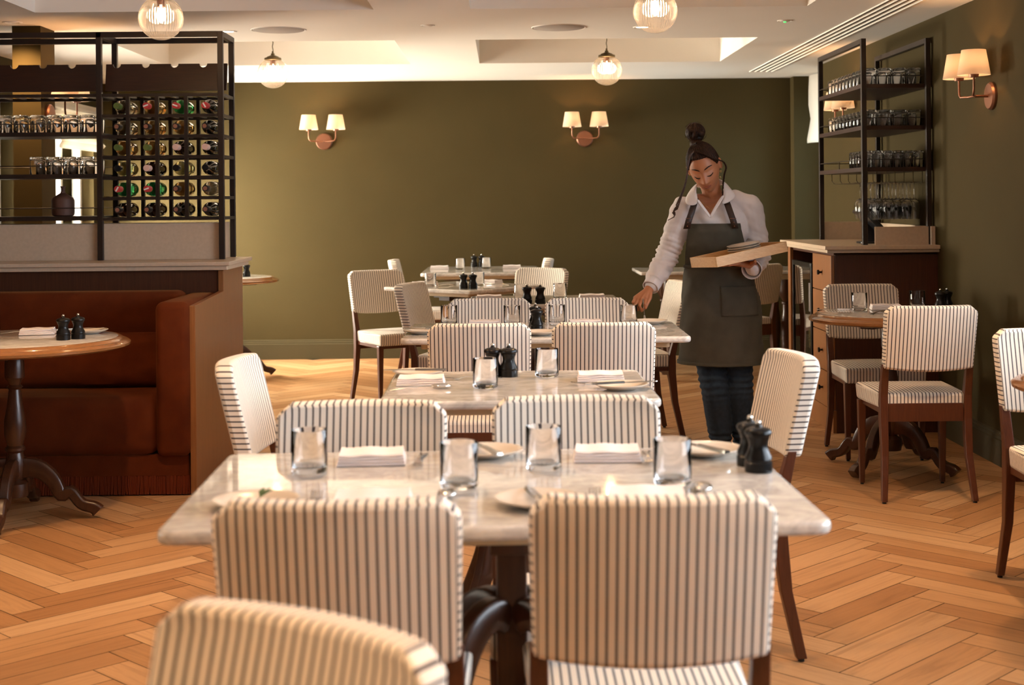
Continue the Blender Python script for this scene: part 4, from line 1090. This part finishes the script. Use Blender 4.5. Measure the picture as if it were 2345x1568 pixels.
# joints
SHL, ELL, WRL = pt(1566, 478, 7.03), pt(1527, 588, 7.05), pt(1491, 655, 6.92)
SHR, ELR, WRR = pt(1716, 474, 7.04), pt(1737, 588, 7.09), pt(1722, 616, 6.88)
NK = pt(1640, 462, 7.05); CH_ = pt(1641, 520, 7.04); WA = pt(1636, 598, 7.04); HI = pt(1650, 700, 7.05)
HEADC = pt(1613, 384, 6.985)
HR = (Matrix.Rotation(math.radians(-13), 3, 'Y') @ Matrix.Rotation(math.radians(-17), 3, 'Z') @ Matrix.Rotation(math.radians(27), 3, 'X') @ Matrix.Rotation(PI, 3, 'Z'))
C_, B_ = .122, .094
def a_w(z): t_ = max(0, -z / C_); return .0735 * (1 - .40 * t_ ** 1.4)
def gs(x, s): return math.exp(-(x / s) ** 2 / 2)
def bump(x, z):
    y = 0
    if -.040 < z < .030:
        k = (.030 - z) / .060 if z > -.030 else 1.0; k = min(k, 1)
        end = 1 if z > -.030 else max(0, 1 - (-.030 - z) / .010)
        y += (.004 + .021 * k ** 1.3) * gs(x, .0075 + .0045 * k) * end * (1 if z < .02 else (.03 - z) / .01)
    for s in (-1, 1):
        y -= .0085 * gs(x - s * .031, .015) * gs(z - .014, .012)
        y += .0065 * gs(x - s * .031, .012) * gs(z - .006, .009)
        y += .0045 * gs(x - s * .040, .020) * gs(z + .024, .018)
        y += .0040 * gs(x - s * .012, .0045) * gs(z + .033, .005)
    y += .0030 * gs(x, .045) * gs(z - .034, .010)
    y += .0055 * gs(x, .016) * gs(z + .0555, .0050) + .0062 * gs(x, .014) * gs(z + .0665, .0055)
    y -= .0035 * gs(x, .022) * gs(z + .0605, .0022)
    y -= .0035 * gs(x, .016) * gs(z + .078, .0050) + .001 * gs(x, .004) * gs(z + .047, .005)
    y += .0075 * gs(x, .018) * gs(z + .097, .012)
    return y
def fr(x, z):
    f = max(1e-4, math.cos(math.asin(max(-1, min(1, z / C_))))) ** .8; s = min(1, abs(x) / (a_w(z) * f))
    return B_ * f * math.sqrt(max(0, 1 - s * s)) + bump(x, z)
def head_mesh(scale=1.0, nu=120, nv=90, keep=None, feat=True, extra=0.0):
    bm = BM(); rows = []
    for j in range(nv + 1):
        el = -PI / 2 + PI * j / nv; z = C_ * math.sin(el); f = max(1e-4, math.cos(el)) ** .8; row = []
        for i in range(nu):
            az = 2 * PI * i / nu; x = a_w(z) * f * math.sin(az); c = math.cos(az)
            y = (B_ if c > 0 else .100) * f * c
            if c > 0 and feat: y += bump(x, z) * min(1, c * 1.6)
            if c < 0 and z < 0: y *= (1 - .45 * (-z / C_))
            p = Vector((x, y, z))
            if scale != 1 or extra: 
                p = p * scale + p.normalized() * extra
            row.append((bm.verts.new(HR @ p + HEADC), az, p))
        rows.append(row)
    for j in range(nv):
        for i in range(nu):
            k = (i + 1) % nu; q4 = (rows[j][i], rows[j][k], rows[j + 1][k], rows[j + 1][i])
            if keep and not all(keep(r[1], r[2]) for r in q4): continue
            try: bm.faces.new([r[0] for r in q4])
            except ValueError: pass
    bmesh.ops.remove_doubles(bm, verts=bm.verts, dist=1e-5)
    loose = [v for v in bm.verts if not v.link_faces]; bmesh.ops.delete(bm, geom=loose, context='VERTS'); return bm
HL = lambda x, z, o=.0012: HR @ Vector((x, fr(x, z) + o, z)) + HEADC

# body: one continuous surface
bm = head_mesh()
for s in (-1, 1):
    c = HR @ Vector((s * .080, -.008, .002)) + HEADC; ell(bm, c, (.008, .018, .031), rot=HR @ Matrix.Rotation(.25 * s, 3, 'Z'), n=14)
jaw = HR @ Vector((0, -.015, -.06)) + HEADC
chain(bm, [jaw, pt(1630, 440, 7.03), NK, pt(1641, 490, 7.05)], [.052, .047, .052, .07])
ell(bm, CH_, (.142, .092, .145), n=24); ell(bm, WA, (.118, .085, .13), n=24); ell(bm, HI, (.158, .115, .15), n=24)
chain(bm, [SHL, pt(1600, 466, 7.04), pt(1641, 468, 7.04), pt(1685, 462, 7.04), SHR], [.045, .048, .055, .048, .046])
chain(bm, [SHL, ELL, WRL], [.042, .034, .023]); chain(bm, [SHR, ELR, WRR], [.042, .034, .024])
LEG1 = [pt(1618, 740, 7.04), pt(1636, 895, 6.99), pt(1648, 985, 7.05), pt(1655, 1040, 7.08)]
LEG2 = [pt(1684, 740, 7.05), pt(1694, 895, 7.02), pt(1702, 985, 7.09), pt(1706, 1040, 7.12)]
for L_ in (LEG1, LEG2):
    chain(bm, L_, [.080, .054, .050, .034]); ank = L_[-1]; chain(bm, [Vector((ank.x, ank.y, .04)), Vector((ank.x - .01, ank.y - .09, .035)), Vector((ank.x - .015, ank.y - .15, .025))], [.032, .028, .02])
# her right hand (reaching down to the table)
def finger(bm, pts, r0=.0088, r1=.0066): chain(bm, pts, [r0 + (r1 - r0) * k / (len(pts) - 1) for k in range(len(pts))], 10)
chain(bm, [WRL, pt(1484, 665, 6.905)], [.023, .022])
for a, b in (((1478, 683, 6.87), .0125), ((1469, 686, 6.868), .012), ((1461, 686, 6.875), .012), ((1455, 682, 6.885), .0115)):
    chain(bm, [pt(1485, 664, 6.90), pt(*a)], [.018, b])
finger(bm, [pt(1478, 683, 6.87), pt(1477, 697, 6.85), pt(1474, 709, 6.862)])
finger(bm, [pt(1469, 686, 6.866), pt(1464, 700, 6.845), pt(1469, 712, 6.862)])
finger(bm, [pt(1461, 686, 6.873), pt(1454, 699, 6.853), pt(1461, 710, 6.870)])
finger(bm, [pt(1455, 682, 6.883), pt(1449, 692, 6.868), pt(1454, 702, 6.882)], .008, .006)
finger(bm, [pt(1489, 666, 6.895), pt(1488, 682, 6.87), pt(1482, 695, 6.855), pt(1478, 705, 6.85)], .0125, .0075)
# tray frame
TN, TR_, TL_ = Vector((.999, 6.62, 1.003)), Vector((1.362, 6.78, 1.068)), Vector((.945, 6.84, .999))
e1 = TR_ - TN; L1 = e1.length; e1.normalize(); e2 = TL_ - TN; e2 = (e2 - e1 * e2.dot(e1)); L2 = .235; e2.normalize(); e3 = e1.cross(e2).normalized()
TM = Matrix((e1, e2, e3)).transposed()
def TP(a, b, c): return TN + e1 * a + e2 * b + e3 * c
# her left hand lies open under the tray
palm = TP(.215, .125, -.022); wr2 = TP(.295, .155, -.045)
chain(bm, [WRR, wr2], [.024, .023])
for k, (dx, dy) in enumerate(((-.085, -.045), (-.095, -.015), (-.092, .015), (-.078, .042))):
    kn = TP(.215 - .035, .125 + dy * .75, -.014); chain(bm, [wr2, palm, kn], [.020, .017, .0115], 12)
    finger(bm, [kn, TP(.215 + dx * .75, .125 + dy, -.012), TP(.215 + dx * 1.25, .125 + dy * 1.1, -.010)])
finger(bm, [TP(.27, .125, -.032), TP(.245, .06, -.020), TP(.225, .025, -.012)], .012, .008)
body = fuse(bm, .0030, 2, .4)
pmk('body', body, M['skin'])
# face details
def ftube(pts, r, m, name, n=8, flat=.5, o=.0008):
    b = BM(); tube(b, [HL(x, z, o) for x, z in pts], r, n, flat=flat); return pmk(name, b, m)
for s in (-1, 1):
    b = BM()
    P_ = [(s * (.012 + .038 * k / 9), .0355 + .0075 * math.sin(k / 9 * 1.9) - .004 * (k / 9) ** 3) for k in range(10)]
    tube(b, [HL(x, z, .0006) for x, z in P_], [.0018 + .0030 * math.sin(PI * (k + .8) / 10.5) for k in range(10)], 8, flat=.6)
    pmk('eyebrow', b, M['hair'])
for s in (-1, 1):
    b = BM()
    P_ = [(s * (.0165 + .030 * k / 9), .0015 - .0055 * math.sin(PI * k / 9) + .002 * (k / 9)) for k in range(10)]
    tube(b, [HL(x, z, .0016) for x, z in P_], [.0009 + .0019 * math.sin(PI * (k + .5) / 10) for k in range(10)], 8)
    for k in range(2, 10):
        x, z = P_[k]; a = HL(x, z, .002); e = HL(x + s * .002, z - .003, .005); tube(b, [a, e], [.0005, .0002], 5)
    pmk('eyelashes', b, M['hair'])
b = BM()
tube(b, [HL(x, -.0560 - .0012 * abs(x) / .02 + .0016 * (1 if .003 < abs(x) < .009 else 0), .0002) for x in [(-.021 + .0042 * k) for k in range(11)]], [.0009, .0024, .0031, .0036, .0038, .0034, .0038, .0036, .0031, .0024, .0009], 8, flat=.7)
tube(b, [HL(x, -.0655 + .004 * (abs(x) / .02) ** 2, .0002) for x in [(-.019 + .0038 * k) for k in range(11)]], [.0009, .0026, .0036, .0043, .0047, .0049, .0047, .0043, .0036, .0026, .0009], 8, flat=.7)
pmk('lips', b, M['skin_dark'])
# hair
def keep(az, p):
    a = az if az < PI else 2 * PI - az; d = math.degrees(a)
    if d < 38: h = .086 - .006 * d / 38
    elif d < 72: h = .080 - .060 * (d - 38) / 34
    elif d < 100: h = .020
    else: h = -.055
    return p.z > h
def hair_cap(nu=200, nv=60):
    bm = BM(); rows = []; lst = []
    for i in range(nu):
        az = 2 * PI * i / nu; a = az if az < PI else 2 * PI - az; d = math.degrees(a)
        h = .086 - .004 * (d / 38) ** 2 if d < 38 else (.082 - .062 * ((d - 38) / 34) ** 1.3 if d < 72 else (.020 if d < 98 else .020 - .075 * min(1, (d - 98) / 14)))
        e0 = math.asin(h / C_); col = []
        for j in range(nv + 1):
            el = e0 + (PI / 2 - e0) * j / nv; z = C_ * math.sin(el); f = max(1e-4, math.cos(el)) ** .8
            c = math.cos(az); x = a_w(z) * f * math.sin(az); y = (B_ if c > 0 else .100) * f * c
            if c < 0 and z < 0: y *= (1 - .45 * (-z / C_))
            p = Vector((x, y, z)); k = min(1, j / 5); p = p + p.normalized() * (.003 + .008 * k)
            col.append(bm.verts.new(HR @ p + HEADC))
        rows.append(col)
    for i in range(nu):
        A, Bq = rows[i], rows[(i + 1) % nu]
        for j in range(nv): bm.faces.new((A[j], Bq[j], Bq[j + 1], A[j + 1]))
    bmesh.ops.remove_doubles(bm, verts=bm.verts, dist=2e-4); return bm
b = hair_cap()
for v in b.verts:
    q_ = HR.transposed() @ (v.co - HEADC)
    v.co += (v.co - HEADC).normalized() * (.0015 * math.sin(math.atan2(q_.x, q_.y + .02) * 42) + .002 * mn.noise(q_ * 30))
o = pmk('hair', b, M['hair']); sm = o.modifiers.new('s', 'SOLIDIFY'); sm.thickness = .010; sm.offset = -1
b = BM(); bc = pt(1592, 303, 7.03)
ell(b, bc, (.036, .036, .034), n=20)
for k in range(5):
    ax = Matrix.Rotation(k * 1.25, 3, 'Y') @ Matrix.Rotation(.7 * k, 3, 'X'); rr = .034
    tube(b, [bc + ax @ Vector((rr * math.cos(a), rr * math.sin(a), .010 * math.sin(2 * a + k))) for a in [2 * PI * q / 28 for q in range(29)]], .0155, 10)
for k in range(26):
    a0 = random.uniform(0, 6.28); c0 = random.uniform(-1, 1); s0 = math.sqrt(1 - c0 * c0); d0 = Vector((s0 * math.cos(a0), s0 * math.sin(a0), c0)); e0 = d0.orthogonal().normalized()
    tube(b, [bc + d0 * .050 - e0 * .02, bc + d0 * .055, bc + d0 * .053 + e0 * .022], .0009, 5)
ell(b, pt(1595, 330, 7.01), (.034, .034, .026), n=18)
pmk('hair_bun', b, M['hair'])
def strands(paths, name, m, r=.006, curl=0):
    b = BM()
    for sh in range(6):
        for P_ in paths:
            pts = []; n_ = 36
            for k in range(n_ + 1):
                f = k / n_ * (len(P_) - 1); i = min(int(f), len(P_) - 2); u_ = f - i; Q_ = [pt(*P_[max(0, min(len(P_) - 1, i + d_))]) for d_ in (-1, 0, 1, 2)]
                p = .5 * (2 * Q_[1] + (Q_[2] - Q_[0]) * u_ + (2 * Q_[0] - 5 * Q_[1] + 4 * Q_[2] - Q_[3]) * u_ ** 2 + (3 * Q_[1] - Q_[0] - 3 * Q_[2] + Q_[3]) * u_ ** 3)
                cv = curl * max(0, k / n_ - .45) * 2
                p += Vector((math.sin(k * (1.0 + .11 * sh) + sh * 2.4) * (.0025 + cv * .008), math.cos(k * (1.0 + .13 * sh) + sh * 2.1) * (.002 + cv * .008), 0)); pts.append(p)
            tube(b, pts, [r * (1 - .5 * k / n_) * .48 for k in range(n_ + 1)], 7)
    return pmk(name, b, m)
strands([[(1594, 343, 6.905), (1581, 356, 6.895), (1575, 378, 6.895), (1573, 402, 6.90), (1568, 425, 6.905), (1560, 447, 6.905), (1553, 465, 6.91), (1545, 485, 6.925), (1535, 504, 6.94)]], 'loose_curl', M['hair_lit'], .0072, 1)
strands([[(1594, 346, 6.885), (1612, 353, 6.872), (1630, 361, 6.875), (1646, 366, 6.905), (1657, 371, 6.945), (1663, 383, 6.955), (1659, 398, 6.955), (1656, 420, 6.96), (1655, 440, 6.965), (1651, 458, 6.965)]], 'loose_lock', M['hair'], .0072, 0)
for (u, v) in ((1651, 392), (1649, 406)):
    b = BM(); c = pt(u, v, 6.94); tube(b, [c + Vector((.004 * math.cos(a), .002 * math.cos(a), .005 * math.sin(a))) for a in [2 * PI * q / 16 for q in range(17)]], .0011, 6)
    pmk('earring', b, M['gold'])
b = BM(); P_ = [(1602, 458), (1610, 466), (1620, 474), (1628, 480), (1637, 470), (1648, 456)]
tube(b, [pt(u, v, 6.952 + .012 * abs(k - 2.5) ** 1.5 / 3) for k, (u, v) in enumerate(P_)], .0009, 6); ell(b, pt(1628, 481, 6.948), (.003, .002, .004), n=8)
pmk('necklace', b, M['gold'])

# shirt
bm = BM()
ell(bm, CH_, (.158, .108, .155), n=28); ell(bm, WA, (.134, .100, .14), n=28); ell(bm, HI + Vector((0, 0, .05)), (.160, .118, .13), n=24)
for s in (-1, 1): ell(bm, CH_ + Vector((s * .054, -.056, -.012)), (.052, .046, .052), n=18)
chain(bm, [SHL, pt(1600, 470, 7.04), pt(1641, 474, 7.05), pt(1685, 461, 7.04), SHR], [.058, .056, .060, .056, .060])
chain(bm, [SHL, SHL.lerp(ELL, .5), ELL, ELL.lerp(WRL, .5), WRL.lerp(ELL, .06)], [.062, .060, .056, .055, .037])
chain(bm, [SHR, SHR.lerp(ELR, .5), ELR, ELR.lerp(WRR, .5), WRR.lerp(ELR, .05)], [.064, .064, .060, .052, .037])
b = fuse(bm, .0045, 6, .5); b.normal_update()
for v in b.verts:
    c = v.co
    arm = c.x < SHL.x - .0 or c.x > SHR.x
    w1 = mn.noise(Vector((c.x * 14, c.y * 14, c.z * 30))) * .004 + mn.noise(Vector((c.x * 26 + c.z * 20, c.y * 20, c.z * 26))) * .0035
    dd = min((c - ELL).length, (c - ELR).length); k = math.exp(-(dd / .09) ** 2)
    w1 += k * .005 * math.sin(c.z * 260 + c.x * 90 + 3 * mn.noise(c * 12)) + .0022 * math.sin(c.z * 70 + c.x * 60 + 4 * mn.noise(c * 8))
    v.co += v.normal * w1
kill = []
def in_v(u, v):
    if v > 499 or v < 405: return False
    t_ = (499 - v) / 44.0; l = 1627 - 31 * min(t_, 1.0); r = 1627 + 30 * min(t_, 1.1); return l < u < r
for f in b.faces:
    c = f.calc_center_median()
    if c.y < 7.04:
        u, v = to_px(c); u += .0094 * 0 + 4 * 0; v -= 4.4
        if in_v(u, v): kill.append(f)
bmesh.ops.delete(b, geom=kill, context='FACES')
o = pmk('shirt', b, M['shirt']); sm = o.modifiers.new('s', 'SOLIDIFY'); sm.thickness = .003; sm.offset = 0
def panel(name, pts, m, par=None, th=.003, sub=2):
    b = BM(); vs = [b.verts.new(pt(*p)) for p in pts]; b.faces.new(vs); bmesh.ops.triangulate(b, faces=b.faces)
    o = pmk(name, b, m, par, smooth=False); sm = o.modifiers.new('s', 'SOLIDIFY'); sm.thickness = th; sm.offset = 0; return o
def strip(b, A, B, n=8):
    """ruled strip between two polylines of (u,v,Y)"""
    ra = [pt(*p) for p in A]; rb = [pt(*p) for p in B]
    va = [b.verts.new(p) for p in ra]; vb = [b.verts.new(p) for p in rb]
    for i in range(len(va) - 1): b.faces.new((va[i], va[i + 1], vb[i + 1], vb[i]))
b = BM()
strip(b, [(1600, 418, 7.02), (1592, 430, 6.97), (1596, 450, 6.925), (1600, 466, 6.908)], [(1588, 426, 7.05), (1573, 446, 6.98), (1566, 466, 6.935), (1584, 472, 6.912)])
strip(b, [(1650, 412, 7.02), (1657, 430, 6.965), (1658, 450, 6.93), (1649, 470, 6.908)], [(1662, 418, 7.05), (1674, 434, 6.98), (1689, 450, 6.935), (1668, 464, 6.915)])
strip(b, [(1600, 418, 7.02), (1612, 412, 7.075), (1630, 408, 7.09), (1644, 408, 7.07), (1650, 412, 7.02)], [(1588, 426, 7.05), (1606, 432, 7.11), (1630, 428, 7.125), (1652, 424, 7.10), (1662, 418, 7.05)])
strip(b, [(1594, 458, 6.912), (1603, 470, 6.904), (1613, 483, 6.902), (1626, 501, 6.902)], [(1599, 455, 6.918), (1608, 468, 6.912), (1618, 481, 6.908), (1629, 496, 6.906)])
strip(b, [(1660, 448, 6.918), (1650, 464, 6.904), (1640, 480, 6.902), (1627, 502, 6.901)], [(1654, 446, 6.922), (1644, 461, 6.912), (1634, 478, 6.908), (1624, 496, 6.906)])
o = pmk('collar', b, M['shirt']); sm = o.modifiers.new('sub', 'SUBSURF'); sm.levels = 2; sm.render_levels = 2; sm = o.modifiers.new('s', 'SOLIDIFY'); sm.thickness = .004; sm.offset = 0
for (cx, sgn, el_, wr) in ((None, 0, ELL, WRL), (None, 1, ELR, WRR)):
    b = BM(); d = (wr - el_).normalized(); a0 = wr - d * .035; L_ = [a0 + d * .045 * k / 3 for k in range(4)]
    tube(b, L_, [.040, .039, .0385, .039] if not sgn else [.040, .044, .046, .048], 20, caps=False)
    o = pmk('cuff', b, M['shirt']); sm = o.modifiers.new('s', 'SOLIDIFY'); sm.thickness = .004; sm.offset = 0
# jeans
bm = BM(); ell(bm, HI, (.166, .122, .14), n=24)
for L_ in (LEG1, LEG2): chain(bm, L_, [.090, .066, .060, .046])
b = fuse(bm, .006, 5, .5); b.normal_update()
for v in b.verts:
    c = v.co; k = math.exp(-((c.z - .42) / .07) ** 2) + math.exp(-((c.z - .12) / .06) ** 2)
    v.co += v.normal * (k * .004 * math.sin(c.z * 190 + 3 * mn.noise(c * 9)) + .002 * mn.noise(c * 20))
pmk('jeans', b, M['denim'])
for L_ in (LEG1, LEG2):
    b = BM(); a = L_[-1]; ell(b, (a.x - .008, a.y - .06, .045), (.044, .125, .045), n=20)
    for v in b.verts: v.co.z = max(v.co.z, .003)
    pmk('shoe', b, M['black'])
# apron: (v, left edge u, right edge u, depth radius, centre Y, wrap angle)
AR = [(511, 1574, 1690, .116, 7.022, 52, .150), (530, 1570, 1694, .126, 7.022, 57, .154), (560, 1567, 1702, .124, 7.025, 62, .155), (585, 1567, 1708, .113, 7.028, 70, .150), (600, 1568, 1710, .104, 7.035, 80, .146), (612, 1567, 1716, .106, 7.035, 96, 0),
      (640, 1565, 1727, .118, 7.04, 100, 0), (680, 1561, 1738, .130, 7.04, 100, 0), (720, 1559, 1743, .136, 7.04, 100, 0), (770, 1556, 1746, .140, 7.04, 100, 0), (815, 1554, 1748, .143, 7.04, 100, 0), (831, 1553, 1748, .144, 7.04, 100, 0)]
def apron_pt(r, a, off=0.0):
    """r = row position (float), a = -1..1"""
    i = min(int(r), len(AR) - 2); f = r - i; A, B = AR[i], AR[i + 1]; L = [A[k] + (B[k] - A[k]) * f for k in range(6)]
    v, u0, u1, ry, Y, th = L; c = pt((u0 + u1) / 2, v, Y); half = (pt(u1, v, Y) - pt(u0, v, Y)).x / 2
    th = math.radians(th); rx = half / math.sin(min(th, PI / 2)); q = a * th
    dr = .0035 * mn.noise(Vector((a * 3, r * .9, 3))) + (.007 * mn.noise(Vector((a * 5 + r * .6, r * .35, 9))) if r > 5 else .002 * mn.noise(Vector((a * 9, r * 2, 1))))
    if r > 5: dr += .004 * math.sin(a * 9 + r * .8) * min(1, (r - 5) / 5)
    dz = -.004 * math.sin(a * 2 + 1) if r > 10 else 0
    return Vector((c.x + (rx + dr + off) * math.sin(q), c.y - (ry + dr + off) * math.cos(q), c.z + dz))
def apron_patch(r0, r1, a0, a1, nr, na, off=0.0):
    b = BM(); g = [[b.verts.new(apron_pt(r0 + (r1 - r0) * j / nr, a0 + (a1 - a0) * i / na, off)) for i in range(na + 1)] for j in range(nr + 1)]
    for j in range(nr):
        for i in range(na): b.faces.new((g[j][i], g[j][i + 1], g[j + 1][i + 1], g[j + 1][i]))
    return b
ap = pmk('apron', apron_patch(0, 11, -1, 1, 88, 64), M['apron']); sm = ap.modifiers.new('s', 'SOLIDIFY'); sm.thickness = .003; sm.offset = -1
def apart(name, b, m, **k):
    o = pmk(name, b, m, ap, **k); sm = o.modifiers.new('s', 'SOLIDIFY'); sm.thickness = .0025; sm.offset = 1; return o
apart('pocket', apron_patch(6.3, 8.0, -.05, .62, 14, 20, .0012), M['apron'])
apart('hem', apron_patch(10.55, 11.0, -1, 1, 3, 64, .003), M['apron'])
apart('waistband', apron_patch(4.4, 5.0, -1, 1, 4, 50, .004), M['apron'])
for P_ in ([(1572, 524, 6.905), (1577, 505, 6.90), (1583, 488, 6.905), (1589, 468, 6.925), (1592, 455, 6.96)], [(1684, 523, 6.905), (1679, 505, 6.90), (1673, 488, 6.905), (1666, 468, 6.925), (1662, 458, 6.96)]):
    b = BM(); strip(b, [(u - 7.5, v, y) for u, v, y in P_], [(u + 7.5, v, y) for u, v, y in P_])
    o = pmk('strap', b, M['leather'], ap); sm = o.modifiers.new('s', 'SOLIDIFY'); sm.thickness = .005; sm.offset = 0
b = BM()
for u, v in ((1575, 509), (1574, 518), (1681, 509), (1682, 518)): ell(b, pt(u, v, 6.897), (.0028, .002, .0028), n=10)
for u in (1577, 1679): box(b, pt(u, 500, 6.897), (.031, .002, .0025))
pmk('rivets', b, M['brass'], ap)
# fork held in her hand
bm = BM(); A_ = pt(1472, 684, 6.852); B_2 = pt(1476, 722, 6.845); tube(bm, [A_, A_.lerp(B_2, .55), B_2], [.0035, .0022, .0018], 8); tube(bm, [B_2, B_2 + Vector((.001, 0, -.018))], [.0045, .007], 8, flat=.3)
tag(mk('teaspoon', bm, M['steel']), 'small spoon pinched in the lowered hand of the waitress', 'spoon')
# tray
tray = thing('wooden_tray', 'pale oak tray tilted on the hand of the waitress', 'tray', TN)
def tpart(name, a0, a1, b0, b1, c0, c1, m):
    bm = BM(); bx(a0, a1, b0, b1, c0, c1, bm)
    for v in bm.verts: v.co = e1 * v.co.x + e2 * v.co.y + e3 * v.co.z
    return mk(name, bm, m, tray, smooth=False, bevel=.0015)
TH = .049
tpart('base', .008, L1 - .008, .008, L2 - .008, 0, .008, M['oak'])
tpart('side', 0, L1, 0, .010, 0, TH, M['oak']); tpart('side', 0, L1, L2 - .010, L2, 0, TH, M['oak'])
tpart('side', 0, .010, .010, L2 - .010, 0, TH, M['oak']); tpart('side', L1 - .010, L1, .010, L2 - .010, 0, TH, M['oak'])
for k, h_ in enumerate((.0315, .0425, .0535)):
    p = place('plate', P_plate, TP(.235, .115, h_), 0, ['side plate at the bottom of the stack on the wooden tray', 'side plate in the middle of the stack on the wooden tray', 'side plate at the top of the stack on the wooden tray'][k], 'plates stacked on the tray')
    p.rotation_euler = TM.to_euler()
